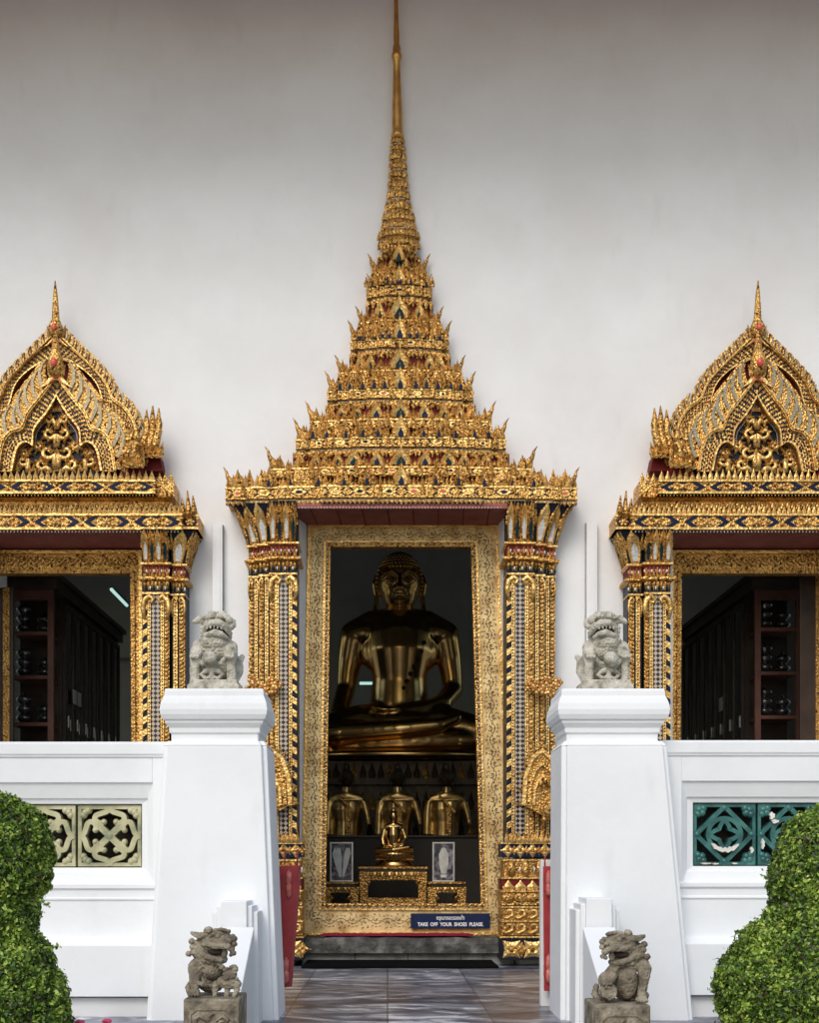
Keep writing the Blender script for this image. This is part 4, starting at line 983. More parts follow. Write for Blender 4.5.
el(385, 655, -13*q, 17, 10, 14); el(416, 655, -13*q, 17, 10, 14)
tb([(400,630,0),(400,606,-2)], [17,12]); tb([(400,622,0),(400,616,-1),(400,611,-2)], [14.5,14,12.5])
tb([(352,634,2),(372,625,0),(400,622,0),(428,625,0),(448,634,2)], [12,14,15,14,12])
# arms
tb([(354,638,2),(350,660,6),(346,690,4)], [14,13,9.5]); tb([(346,690,4),(341,712,-14),(336,735,-26),(334,748,-32)], [10,9.5,7.5,5.5])
for k in range(4): tb([(331+k*3.0,742,-34),(331+k*3,752,-37),(331+k*3,763,-36)], [2.2,2,1.2], 8)
tb([(446,638,2),(450,660,6),(454,690,4)], [14,13,10]); tb([(454,690,4),(442,706,-18),(420,714,-30),(396,717,-34)], [10.5,9.5,7,5])
for k in range(4): tb([(398,716-k*.6,-34-k*2),(384,717-k*.6,-36-k*2),(372,714-k*.6,-36-k*2)], [2.4,2.2,1.2], 8)
# lap, thighs and shins
el(400, 726, -10*q, 58, 34, 17); tb([(400,722,-6),(360,727,-22),(322,735,-28),(302,738,-20)], [20,19,15,13]); tb([(400,722,-6),(440,727,-22),(478,735,-28),(498,738,-20)], [20,19,15,13])
tb([(302,740,-24),(345,738,-44),(400,735,-52),(440,731,-52),(455,724,-48)], [12,11,9.5,7.5,5]); tb([(498,742,-20),(455,745,-38),(400,748,-44),(362,750,-42),(340,751,-38)], [12,11,9.5,7.5,5])
body = sculpt(g, 'body', 'bronze', B, .016, 26)
g = MB()       # head: skull, face planes, features
el(400, 585, 0, 21.5, 22, 27); el(400, 593, -4*q, 18.2, 18, 22.5); el(400, 609, -9*q, 7.5, 7, 6); el(400, 577, -5*q, 18.5, 17, 15)

tb([(400,580,-20),(400,588,-24.5),(400,594,-27.5)], [2.2,2.6,3.4], 10); el(396.6, 594.5, -23.5*q, 2.4, 2.4, 2.0); el(403.4, 594.5, -23.5*q, 2.4, 2.4, 2.0)
for s in (-1, 1):
    tb([(400+s*2.5,580.5,-21.5),(400+s*8,576.5,-21.5),(400+s*14,578,-18),(400+s*18,582,-13)], [1.4,1.7,1.5,.9], 8)
    el(400+s*8.5, 585, -17.5*q, 6, 4.2, 3.2); tb([(400+s*3.5,586.5,-20.5),(400+s*9,588.5,-21),(400+s*14.5,586,-17)], [.9,1.3,.9], 8)
    tb([(400+s*22,576,4),(400+s*24.5,584,3),(400+s*23,596,2),(400+s*23.5,606,1),(400+s*24,612,0)], [3,3.6,2.6,2.4,2.8], 10)
tb([(393.5,599.8,-20.5),(397.5,599.2,-23.6),(400,599.8,-24.2),(402.5,599.2,-23.6),(406.5,599.8,-20.5)], [.6,1.1,1.0,1.1,.6], 8); tb([(396,602.4,-19.6),(400,603,-21),(404,602.4,-19.6)], [.8,1.3,.8], 8)
sculpt(g, 'head', 'bronze', B, .0085, 6)
g = MB()
for ph in range(13):
    th = R(8+ph*8.2); n = max(1, int(2*PI*math.sin(th)*23/3.7))
    for k in range(n):
        a = 2*PI*(k+.5*(ph % 2))/n; u = Vector((math.sin(th)*math.cos(a), math.sin(th)*math.sin(a), math.cos(th)))
        if u.y < -.2 and u.z < .36+.10*abs(u.x): continue
        g.ball(bp(400+u.x*22.6, 583-u.z*28.5, u.y*23*q), (1.9*q, 1.9*q, 1.9*q), m, 7, 5)
el(400, 560, 5*q, 11, 10, 7)
g.build('hair', B)
g = MB(); g.ribbon([(X(421,Yb), Z(640,Yb)), (X(412,Yb), Z(672,Yb)), (X(404,Yb), Z(690,Yb)), (X(396,Yb), Z(708,Yb))], .07, Yb-.345, Yb-.30, 'bronze_old')
for k in range(9): t = k/8; g.ball((lerp(X(424,Yb), X(397,Yb), t), Yb-.345-.03*math.sin(t*3), lerp(Z(648,Yb), Z(706,Yb), t**.9)), (.03,.02,.03), 'mouth_dark', 6, 4)
g.build('sash', B)
# lotus throne of the great statue
T_ = thing('statue_throne', (X(400, Yb), Yb, .3), 'dark ornate gilded throne carrying the great seated statue', 'throne')
g = MB(); zc = Z(757, Yb)+.0; cxx = X(400, Yb)
g.lathe([(1.0, -.09), (1.62, -.07), (1.70, -.02), (1.62, .02), (1.2, .03), (.01, .031)], (cxx, Yb, zc-.03), 64, 'bronze', sy=.62); g.build('seat_rim', T_)
g = MB(); z = zc-.12
for k, (w_, d_, h) in enumerate([(1.5,.8,.22),(1.62,.9,.08),(1.5,.82,.3),(1.7,.95,.1),(1.85,1.05,.5),(1.95,1.1,.2)]):
    g.box(cxx-w_, cxx+w_, Yb-d_, Yb+d_, z-h, z-.004, 'throne_dark'); n = int(w_*2/.11)
    if k % 2 == 0:
        for j in range(n):
            for rr_ in range(1 if h < .4 else 2): g.leaf(flat(cxx-w_+.11*(j+.5), z-h+rr_*.24, .09, min(h, .24)*.95, Yb-d_-.002), .03, 'throne_dark' if (j+k) % 4 else 'gold_dull')
    z -= h
g.build('base', T_)

# ------------------------------------------------------------------ standing torsos, small statue, tables, framed pictures
def place_px(Y): return (lambda px, py, dy=0: (X(px, Y), Y+dy, Z(py, Y)))
Yt = 14.2; q = Yt/F
bench = MB(); bench.box(X(300,Yt), X(505,Yt), Yt-.2, Yt+.25, .3, Z(838,Yt-.2), 'room_dark'); bench.box(X(300,Yt)-.02, X(505,Yt)+.02, Yt-.23, Yt+.27, Z(838,Yt-.2)+.001, Z(838,Yt-.2)+.02, 'dark_wood')
tag(bench.build('altar_bench', org=(X(402,Yt), Yt, .3)), 'long dark bench carrying the three gilt torsos', 'bench')
labels = ['gilt robed statue at the left of the trio, neck lit and head lost in shadow', 'gilt robed statue in the middle, behind the small seated bronze', 'gilt robed statue at the right of the trio, broad pale robe']
for k, (cx_, w_) in enumerate(((347, 1.), (398, 1.), (447, 1.03))):
    pp = place_px(Yt); zb_ = Z(838, Yt-.2)+.02; root = thing('robed_statue', (X(cx_, Yt), Yt, zb_), labels[k], 'statue', 'gilt robed statues behind the altar')
    g = MB(); T = lambda P, rad, sg=12: g.tube([pp(cx_+a*w_, b_, d*q) for a, b_, d in P], [r_*q for r_ in rad], 'bronze_old', sg)
    T([(-4,803,0),(-4,810,-1),(-3,822,0),(-3,838,0)], [10,11.5,11,12]); T([(4,803,0),(4,810,-1),(3,822,0),(2,838,0)], [10,10.5,9.5,10]); T([(-17,801,0),(-9,798.5,0),(0,797,0),(9,798.5,0),(17,801,0)], [4.2,5.2,6,5.2,4.2]); T([(0,798,0),(0,787,0)], [5,4.2])
    T([(17,802,0),(20,814,-1),(22.5,826,-2)], [4,3.1,2.2]); T([(-17,802,0),(-18.5,815,-1),(-19,836,-2)], [4.4,4.2,4.6])
    sculpt(g, 'body', 'bronze_old', root, .012, 5)
    g = MB(); g.ribbon([(X(cx_-8,Yt), Z(797,Yt)), (X(cx_+1,Yt), Z(806,Yt)), (X(cx_+8,Yt), Z(814,Yt))], .03, Yt-.175, Yt-.13, 'gold_dull')
    g.ribbon([(X(cx_+1,Yt), Z(808,Yt)), (X(cx_+2,Yt), Z(822,Yt)), (X(cx_+1,Yt), Z(838,Yt))], .05, Yt-.19, Yt-.14, 'gold_dull'); g.build('sash', root)
    g = MB(); g.ball(pp(cx_, 778, 0), (.075,.085,.10), 'throne_dark', 14, 10); g.ball(pp(cx_, 768, .01), (.04,.04,.05), 'throne_dark', 10, 8)  # heads get a dark material in place of real shade
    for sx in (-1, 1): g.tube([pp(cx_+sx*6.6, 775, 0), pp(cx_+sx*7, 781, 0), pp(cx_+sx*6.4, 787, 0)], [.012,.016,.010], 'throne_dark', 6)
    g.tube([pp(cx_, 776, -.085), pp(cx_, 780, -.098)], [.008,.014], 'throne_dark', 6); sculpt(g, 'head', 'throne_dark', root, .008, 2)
def altar(cx_, hw, pyt, Y, label, thick=.09):
    zt = Z(pyt, Y); root = thing('altar_table', (X(cx_, Y), Y, .3), label, 'table', 'carved gilt altar tables'); x0, x1 = X(cx_-hw, Y), X(cx_+hw, Y); d = .2
    g = MB(); g.box(x0-.02, x1+.02, Y-d-.02, Y+d+.02, zt-.022, zt, 'gold_dull'); g.box(x0, x1, Y-d, Y+d, zt-.05, zt-.023, 'dark_wood'); bevel(g.build('tabletop', root), .003)
    g = MB(); g.box(x0+.01, x1-.01, Y-d+.01, Y+d-.01, zt-.05-thick, zt-.051, 'gold_dull'); n = int((x1-x0)/.04)
    for k in range(n): g.leaf(flat(lerp(x0+.02, x1-.02, (k+.5)/n), zt-.055, .036, -thick*1.1, Y-d+.008), .012, 'gold_bright' if k % 2 else 'gold_dull')
    g.build('apron', root)
    for a in (-1, 1):
        for b_ in (-1, 1):
            g = MB(); xx = lerp(x0, x1, .5+a*.45); yy = Y+b_*(d-.03); g.hexa([(xx-.035-a*.01,yy-.03,.3),(xx+.035-a*.01,yy-.03,.3),(xx+.035-a*.01,yy+.03,.3),(xx-.035-a*.01,yy+.03,.3),(xx-.045,yy-.035,zt-.052),(xx+.045,yy-.035,zt-.052),(xx+.045,yy+.035,zt-.052),(xx-.045,yy+.035,zt-.052)], 'gold_dull')
            g.tube([(xx-a*.03, yy-.034, zt-.14), (xx-a*.07, yy-.03, zt-.17), (xx-a*.05, yy-.03, zt-.2)], [.02,.014,.006], 'gold', 6); g.build('leg', root)
    return zt
Ya = 13.0
zc1 = altar(393.5, 32.5, 867.5, Ya, 'wide carved gilt altar table carrying the small seated bronze'); 
g = MB(); g.box(X(361,Ya), X(426,Ya), Ya-.26, Ya-.22, .3, Z(898,Ya), 'gold_dull'); tag(g.build('altar_rail', org=(X(393,Ya), Ya-.24, .3)), 'low gilt rail in front of the wide altar table', 'rail')
zl = altar(341.5, 15.5, 882.5, 12.8, 'small carved gilt table at the left under a framed picture', .06); zr = altar(446.5, 16.5, 882.5, 12.8, 'small carved gilt table at the right under a framed picture', .06)
for (cx_, wv, pz, lb) in ((342, 11.5, zl, 'silver framed picture of white flowers on the left small table'), (444, 11, zr, 'silver framed picture of a pale shape on the right small table')):
    Y = 12.75; x0, x1 = X(cx_-wv, Y), X(cx_+wv, Y); z0 = pz+.002; z1 = Z(843, Y); root = thing('framed_picture', ((x0+x1)/2, Y, z0), lb, 'picture', 'framed pictures beside the altar')
    g = MB(); o = [(x0,z0),(x0,z1),(x1,z1),(x1,z0)]; frame(g, o, 0, .014, Y-.02, Y+.01, 'frame_silver'); g.build('frame', root)
    g = MB(); g.box(x0+.01, x1-.01, Y-.004, Y+.008, z0+.01, z1-.01, 'photo_print'); cm, w2, h2 = (x0+x1)/2, (x1-x0)/2, z1-z0
    if cx_ < 400:
        for k, (u, l) in enumerate(((-.62, -.25), (-.4, .1), (.42, -.3), (.6, .12), (-.2, 0))): g.ribbon([(cm+w2*u*.25, z0+h2*.12), (cm+w2*u*.7, z0+h2*.45), (cm+w2*u, z0+h2*.72), (cm+w2*(u+.05), z0+h2*.86)], [.012,.034,.042,.010], Y-.006-.0008*k, Y-.003, 'paper')
    else:
        g.ribbon([(cm, z0+h2*.2), (cm+.004, z0+h2*.45), (cm+.002, z0+h2*.7), (cm, z0+h2*.86)], [.05,.10,.10,.03], Y-.006, Y-.003, 'frame_silver'); g.ribbon([(cm-.03, z0+h2*.14), (cm+.03, z0+h2*.14)], .03, Y-.007, Y-.003, 'paper')
    g.build('print', root)
# small seated bronze
Ys_ = 12.98; q = Ys_/F; pp = place_px(Ys_)
S = thing('small_buddha', (X(395, Ys_), Ys_, zc1+.001), 'small bronze Buddha seated on the wide altar table', 'statue')
g = MB(); T = lambda P, rad, sg=12: g.tube([pp(a, b_, d*q) for a, b_, d in P], [r_*q for r_ in rad], 'bronze', sg)
T([(394,829,0),(394,836,-1),(394,846,0)], [7,8,7]); T([(386,829,0),(394,826,0),(402,829,0)], [3.5,4.5,3.5]); T([(394,827,0),(394,820,0)], [3,2.6]); g.ball(pp(394, 817, -.01), (4.4*q,4.4*q,5.6*q), 'bronze', 12, 8); g.ball(pp(394, 811, 0), (2.6*q,2.6*q,3*q), 'bronze', 8, 6); T([(394,810,0),(394,803,0)], [1.4,.3], 8)
T([(385,830,0),(383,840,-2),(384,848,-6),(382,853,-8)], [2.8,2.4,2,1.4]); T([(403,830,0),(406,839,-1),(403,845,-6),(394,847,-9)], [2.8,2.6,2,1.4])
T([(394,850,0),(384,850,-6),(375,852,-5)], [6,4.5,2.5]); T([(394,850,0),(404,850,-6),(414,851,-5)], [6,4.5,2.5]); T([(375,852,-6),(394,851,-12),(410,848,-10)], [2.5,3,1.8])
sculpt(g, 'body', 'bronze', S, .006, 3)
g = MB(); c_ = pp(395, 867, 0); hh = Z(853, Ys_)-zc1
g.lathe([(.20,0),(.21,.02),(.17,hh*.35),(.15,hh*.5),(.19,hh*.7),(.21,hh*.85),(.19,hh)], (c_[0], c_[1], zc1+.001), 28, 'bronze', sy=.7)
for k in range(15): a = PI+PI*(k+.5)/15; g.leaf(flat(c_[0]+.19*math.cos(a), zc1+hh*.45, .045, hh*.55, c_[1]+.14*math.sin(a)-.01), .012, 'bronze')
g.build('base', S)

# ------------------------------------------------------------------ sign, mats, step
g = MB(); Y = 11.14; x0, x1, z0, z1 = X(411.3,Y), X(490.5,Y), Z(929.5,Y), Z(914.3,Y)
sg_ = thing('notice_sign', ((x0+x1)/2, Y, z0), 'small dark blue notice asking to take off shoes, on the door sill', 'sign'); g.box(x0, x1, Y, Y+.012, z0, z1, 'sign_blue'); bevel(g.build('board', sg_), .002)
def text(s, size, cx_, zc, y, mat, parent, name='lettering', wide=None, bold=.0):
    cu = bpy.data.curves.new(name, 'FONT'); cu.body = s; cu.size = size; cu.align_x = 'CENTER'; cu.align_y = 'CENTER'; cu.extrude = .001; cu.offset = bold; cu.resolution_u = 3
    o = bpy.data.objects.new(name, cu); C.objects.link(o); dg = bpy.context.evaluated_depsgraph_get(); dg.update()
    me = bpy.data.meshes.new_from_object(o.evaluated_get(dg)); bpy.data.objects.remove(o)
    co_ = np.array([v_.co[:] for v_ in me.vertices]); w0 = co_[:,0].max()-co_[:,0].min(); k = (wide/w0) if wide else 1
    mx, my = (co_[:,0].max()+co_[:,0].min())/2, (co_[:,1].max()+co_[:,1].min())/2; og = ORG[parent.name]
    for v_ in me.vertices: v_.co = ((v_.co.x-mx)*k+cx_-og[0], y-v_.co.z-og[1], (v_.co.y-my)+zc-og[2])
    me.materials.clear(); me.materials.append(MATS[mat]); ob = bpy.data.objects.new(name, me); C.objects.link(ob); ob.parent = parent; ORG[ob.name] = og; return ob
text('TAKE  OFF  YOUR  SHOES  PLEASE.', .045, X(451,Y), Z(925.2,Y), Y-.002, 'sign_white', sg_, wide=66*Y/F, bold=.0016)
text('กรุณาถอดรองเท้า', .05, X(451,Y), Z(919,Y), Y-.002, 'sign_white', sg_, wide=28*Y/F, bold=.0008)
g = MB(); x0, x1 = X(299,10.95), X(518,10.95); zt = Z(936, 11.2)
def worn(g, x0, x1, y0, y1, z0, z1, m, n=24, a=.006):
    vs = []; 
    for i in range(n+1):
        x_ = lerp(x0, x1, i/n); j = a*noise.noise(Vector((x_*6, z1*9, 1))); k = a*noise.noise(Vector((x_*6, z0*9, 7)))
        vs += [(x_, y0+abs(j)*2, z0), (x_, y0+.01+k, lerp(z0, z1, .6)), (x_, y0+.02+abs(k)*2, z1+j), (x_, y1, z1+j*.3), (x_, y1, z0)]
    fs = [(5*i+a_, 5*(i+1)+a_, 5*(i+1)+a_+1, 5*i+a_+1) for i in range(n) for a_ in range(4)]+[(0,1,2,3,4), tuple(5*n+k for k in range(5))]
    g.add(vs, fs, m)
worn(g, x0+.03, x1-.03, 10.86, 11.25, .105, zt-.004, 'stone_step', 40, .016)
for k in range(4): worn(g, lerp(x0+.03, x1-.03, k/4)+.003, lerp(x0+.03, x1-.03, (k+1)/4)-.003, 10.92, 11.3, .002, .098, 'step_pale', 8, .006)
tag(g.build('stone_step', org=((x0+x1)/2, 11.1, 0)), 'worn dark stone step under the door frame', 'step')
g = MB(); Y = 11.1; g.hexa([(X(321.5,10.93),10.93,zt+.009),(X(474,10.93),10.93,zt+.009),(X(467,11.15),11.15,zt+.004),(X(326,11.15),11.15,zt+.004),(X(321.5,10.93),10.93,zt+.027),(X(474,10.93),10.93,zt+.027),(X(467,11.15),11.15,zt+.022),(X(326,11.15),11.15,zt+.022)], 'mat_red')
tag(g.build('red_mat', org=(X(398,Y), Y, zt+.005)), 'dark red runner mat on the stone step', 'mat')
g = MB(); g.hexa([(X(302,10.55),10.5,.004),(X(499,10.55),10.5,.004),(X(492,10.88),10.88,.004),(X(308,10.88),10.88,.004),(X(302,10.55),10.5,.018),(X(499,10.55),10.5,.018),(X(492,10.88),10.88,.045),(X(308,10.88),10.88,.045)], 'mat_black')
tag(g.build('black_mat', org=(X(400,10.7), 10.7, 0)), 'black rubber mat on the marble at the foot of the stone step', 'mat')

# ------------------------------------------------------------------ boxed pipes on the wall
for (a, b_, t, lb) in ((212.5, 222.5, 525, 'slim white boxed pipe on the wall above the left upper lion'), (587.5, 598, 523, 'slim white boxed pipe on the wall above the right upper lion')):
    g = MB(); Y = 10.93; g.box(X(a,Y), X(b_,Y), Y, 11.0, .02, Z(t,Y), 'wall_plaster'); g.box(X(a,Y)-.006, X(b_,Y)+.006, Y+.03, 11.001, .02, Z(t,Y)+.006, 'grey_metal'); g.box(X(a,Y)+.02, X(b_,Y)-.02, Y-.006, Y, .02, Z(t,Y)-.02, 'wall_plaster')  # grey plate colours in the thin shadow edge around the white box
    tag(g.build('boxed_pipe', org=((X(a,Y)+X(b_,Y))/2, Y, 0)), lb, 'pipe', 'boxed pipes on the wall')

# ------------------------------------------------------------------ piers, balustrades
YP = 7.15
def pier(L, Rr, cap, label):
    """L,Rr = (x at row 745, x at row 1020) of the front face's silhouette"""
    root = thing('balustrade_pier', (X((L[1]+Rr[1])/2, YP), YP+.3, -.65), label, 'pier', 'white piers flanking the stair')
    g = MB(); zt, zb = Z(740, YP), -.65; k = (860+1.6*F/YP-745)/(1020-745)
    lt, rt = X(L[0], YP), X(Rr[0], YP); lb_, rb = X(lerp(L[0], L[1], k), YP), X(lerp(Rr[0], Rr[1], k), YP); ch = .03; D = .5; yt = YP+.05; yb_ = YP-.06
    def ringp(l, r_, y0, z): return [(l, y0+ch, z), (l+ch, y0+ch, z), (l+ch, y0, z), (r_-ch, y0, z), (r_-ch, y0+ch, z), (r_, y0+ch, z), (r_, y0+D, z), (l, y0+D, z)]
    lo = ringp(lb_, rb, yb_, zb); hi = ringp(lt, rt, yt, zt-.03)
    g.add(lo+hi, [(i, (i+1) % 8, 8+(i+1) % 8, 8+i) for i in range(8)]+[tuple(range(7, -1, -1)), tuple(range(8, 16))], 'white_paint')
    sh = ringp(lt+.02, rt-.02, yt+.02, zt)
    g.add(hi+sh, [(i, (i+1) % 8, 8+(i+1) % 8, 8+i) for i in range(8)]+[tuple(range(8, 16))], 'white_paint')
    bevel(g.build('shaft', root), .008)
    g = MB(); l, r_ = X(cap[0], YP), X(cap[1], YP); zc = Z(687, YP-.02); s = YP/F
    def cz(py): return Z(py, YP)
    prof = [(-.045, cz(741)), (-.045, cz(733)), (-.035, cz(732)), (-.033, cz(727)), (-.012, cz(722)), (-.012, cz(719.5)), (.0, cz(719)), (.012, cz(714)), (.015, cz(709)), (.010, cz(703)), (.0, cz(698)), (-.008, cz(695)), (-.010, cz(690)), (-.016, cz(687.6))]
    vs = []
    for o, z in prof: vs += [(l-o, yt+.0-o, z), (r_+o, yt-o, z), (r_+o, yt+D+o, z), (l-o, yt+D+o, z)]
    n = len(prof); g.add(vs, [(4*j+a, 4*j+(a+1) % 4, 4*j+4+(a+1) % 4, 4*j+4+a) for j in range(n-1) for a in range(4)]+[(3,2,1,0), (4*n-4, 4*n-3, 4*n-2, 4*n-1)], 'white_paint')
    bevel(g.build('cap', root), .004)
    return root
pier((161, 146.5), (266, 279), (161, 264.5), 'white tapering pier left of the stair, carrying the left upper lion')
pier((564, 561), (671, 694), (562, 670), 'white tapering pier right of the stair, carrying the right upper lion')
YB = 7.35
def balustrade(side):
    root = thing('balustrade', (X(60 if side < 0 else 760, YB), YB+.1, -.65), 'white plastered balustrade on the %s with a recessed panel of pierced %s tiles' % (('left', 'cream') if side < 0 else ('right', 'teal')), 'balustrade', 'white balustrades of the terrace')
    def sx(a): return X(a, YB)
    if side < 0: x0, x1 = sx(-330), sx(172)
    else: x0, x1 = sx(664), sx(1160)
    dy = 0 if side < 0 else -1.5
    z = lambda py: Z(py+dy, YB)
    g = MB(); B_ = YB+.24
    if side < 0: rx0, rx1, fx0, fx1 = sx(-62), sx(140), sx(-75), sx(152.5)
    else: rx0, rx1, fx0, fx1 = sx(696.5), sx(893), sx(683), sx(906)
    gt, gb = z(804.5), z(868.5)
    g.box(rx0-.02, rx1+.02, B_-.02, B_+.02, gb-.02, gt+.02, 'room_dark'); g.build('backing', root); g = MB()  # dark sheet stands in for the shade behind the pierced tiles
    def slab(a, b_, y, c_, d_, m='white_paint'): g.box(a, b_, y, B_, d_, c_, m)
    slab(x0, x1, YB-.0, z(782), z(804.6)-.0) if False else None
    # body around the recessed opening
    slab(x0, fx0, YB, z(758), z(888)); slab(fx1, x1, YB, z(758), z(888)); slab(fx0, fx1, YB, z(758), z(783.5))
    slab(x0, x1, YB, z(888)-.0005, z(942))
    # splayed surround
    fo = [(fx0, z(783.5)), (fx1, z(783.5)), (fx1, z(888)), (fx0, z(888))]; fi = [(rx0, gt), (rx1, gt), (rx1, gb), (rx0, gb)]
    st = [(lerp(a[0], b_[0], .45), lerp(a[1], b_[1], .75)) for a, b_ in zip(fo, fi)]
    vs = [(a, YB+.012, c_) for a, c_ in fo]+[(a, YB+.04, c_) for a, c_ in st]+[(a, YB+.05, c_) for a, c_ in st]+[(a, YB+.06, c_) for a, c_ in fi]+[(a, B_, c_) for a, c_ in fi]
    g.add(vs, [(4*j+k, 4*j+(k+1) % 4, 4*j+4+(k+1) % 4, 4*j+4+k) for j in range(4) for k in range(4)], 'white_paint')
    bevel(g.build('wall', root), .005)
    g = MB(); g.mould(x0, x1, YB, B_, [(0, z(758.5)), (.008, z(758)), (.010, z(756)), (.016, z(755)), (.016, z(745)), (.012, z(742.6))], 'white_paint'); bevel(g.build('coping', root), .004)
    g = MB(); g.mould(x0, x1, YB, B_, [(.0, z(891)), (.014, z(889)), (.014, z(885.5)), (0, z(884))], 'white_paint'); g.mould(x0, x1, YB-.001, B_, [(0, z(901.5)), (.008, z(900.5)), (.008, z(899)), (0, z(898))], 'white_paint'); g.build('string_course', root)
    g = MB(); g.hexa([(x0,YB-.10,z(996)+.0),(x1,YB-.10,z(996)),(x1,B_,z(996)),(x0,B_,z(996)),(x0,YB-.10,z(945)),(x1,YB-.10,z(945)),(x1,YB-.02,z(938.5)),(x0,YB-.02,z(938.5))], 'white_paint')
    g.hexa([(x0,YB-.02,z(945)),(x1,YB-.02,z(945)),(x1,B_,z(945)),(x0,B_,z(945)),(x0,YB-.019,z(939)),(x1,YB-.019,z(939)),(x1,B_,z(939)),(x0,B_,z(939))], 'white_paint'); bevel(g.build('plinth', root), .005)
    g = MB(); g.box(x0, x1, YB-.055, B_, -.65, z(996)-.012, 'plinth_paint'); g.box(x0, x1, YB-.03, B_, z(996)-.0125, z(996), 'grey_metal'); g.build('footing', root)  # grey strip colours in the shadow line under the plinth
    return gt, gb
for side in (-1, 1):
    gt, gb = balustrade(side)
    n = 3; lab = {(-1,0):'cream glazed quatrefoil tile next to the left pier', (-1,1):'cream glazed quatrefoil tile half hidden by the left shrub', (-1,2):'cream glazed quatrefoil tile farthest left of its panel, outside the shrub',
                  (1,0):'teal glazed star tile next to the right pier, with white chips', (1,1):'teal glazed star tile half hidden by the right shrub', (1,2):'teal glazed star tile farthest right of its panel'}
    for k in range(n):
        w_ = 66.5 if side < 0 else 65; c = (140-w_*(k+.5)) if side < 0 else (696.5+w_*(k+.5)); Y = YB+.09; hw = w_/2*Y/F*.985; cx_ = X(c, Y)-(0 if side < 0 else 0); zc = (gt+gb)/2; hz = (gt-gb)/2*.985; cx_ = X(c, YB)
        hw = w_/2*YB/F*.985; M_ = 'glaze_cream' if side < 0 else 'glaze_teal'; g = MB(); cnt = [0]
        def rb(P, wd, closed=False, m=M_, f=0):
            cnt[0] += 1; e = .0007*cnt[0]; g.ribbon([(cx_+a*hw, zc+b_*hz) for a, b_ in P], wd*hw, Y-.012-e-f, Y+.05-e, m, closed)
        def blob(a, b_, r_, m=M_): g.ball((cx_+a*hw, Y+.005, zc+b_*hz), (r_*hw, .03, r_*hw), m, 10, 6)
        if side < 0:
            rb([(-.92,-.92),(-.92,.92),(.92,.92),(.92,-.92)], .16, True)
            rb([(-.36,-.36),(.36,.36)], .2); rb([(-.36,.36),(.36,-.36)], .2); blob(0, 0, .17)
            for r4 in range(4):
                ca, sa = round(math.cos(r4*PI/2)), round(math.sin(r4*PI/2))
                for s in (-1, 1):
                    P = [(s*.19,.43),(s*.33,.42),(s*.45,.52),(s*.42,.66),(s*.24,.73),(s*.07,.80),(0,.95)]
                    rb([(ca*a-sa*b_, sa*a+ca*b_) for a, b_ in smooth_path(P, 3)], .16)
                    blob(ca*s*.19-sa*.45, sa*s*.19+ca*.45, .10)
                P = (.8,.8); 
                for (a, b_) in ((.76,.76),(.66,.82),(.82,.66)): blob(ca*a-sa*b_, sa*a+ca*b_, .12)
        else:
            rb([(-.93,-.93),(-.93,.93),(.93,.93),(.93,-.93)], .14, True)
            rb([(0,.9),(.9,0),(0,-.9),(-.9,0)], .2, True)
            rb([(.52*math.cos(a), .52*math.sin(a)) for a in [2*PI*j/28 for j in range(28)]], .14, True)
            for r4 in range(4):
                a0 = r4*PI/2; P = [(.5*math.cos(a0), .5*math.sin(a0)), (.30*math.cos(a0+.5), .30*math.sin(a0+.5)), (.24*math.cos(a0+PI/4), .24*math.sin(a0+PI/4)), (.30*math.cos(a0+PI/2-.5), .30*math.sin(a0+PI/2-.5)), (.5*math.cos(a0+PI/2), .5*math.sin(a0+PI/2))]
                rb(smooth_path(P, 3), .13)
                ca, sa = round(math.cos(a0)), round(math.sin(a0))
                for (a, b_) in ((.8,.8),(.66,.84),(.84,.66),(.70,.70),(.0,.86)): blob(ca*a-sa*b_, sa*a+ca*b_, .13)
        o = g.build('grille_tile', org=(cx_, Y, gb)); 
        if side > 0 and k < 2:
            chips = [(-.42,-.36,.14,.05),(-.28,-.5,.12,.05),(-.1,-.57,.12,.05),(.1,-.57,.13,.05),(.28,-.5,.12,.06),(.42,-.38,.12,.06),(-.6,-.93,.2,.035),(-.3,-.94,.12,.03),(.3,-.93,.1,.03),(.84,-.5,.06,.12)] if k == 0 else [(-.55,.6,.1,.14),(-.45,.42,.14,.08),(-.84,-.3,.06,.2)]
            ORG[o.name] = Vector((cx_, Y, gb))
            if k == 0:
                g2 = MB(); g2.ribbon([(cx_+.52*hw*math.cos(R(a)), zc+(.50+.03*math.sin(a))*hz*math.sin(R(a))) for a in range(215, 331, 9)], [.05*hw,.09*hw,.13*hw,.10*hw,.14*hw,.11*hw,.13*hw,.12*hw,.14*hw,.12*hw,.10*hw,.07*hw,.04*hw], Y-.04, Y-.01, 'glaze_chip'); g2.build('chipped_glaze', o)
            for (a, b_, u, v) in chips:
                if k == 0 and b_ > -.6 and a < .5: continue
                g2 = MB(); pp_ = [(cx_+(a+u*.8*math.cos(t)*(1+.3*math.sin(5*t+a)))*hw, zc+(b_+v*.8*math.sin(t)*(1+.3*math.cos(3*t)))*hz) for t in [2*PI*j/11 for j in range(11)]]; g2.prism(pp_, Y-.036, Y-.01, 'glaze_chip'); g2.build('chipped_glaze', o)
        tag(o, lab[(side, k)], 'tile', 'cream pierced tiles of the left balustrade' if side < 0 else 'teal pierced tiles of the right balustrade')

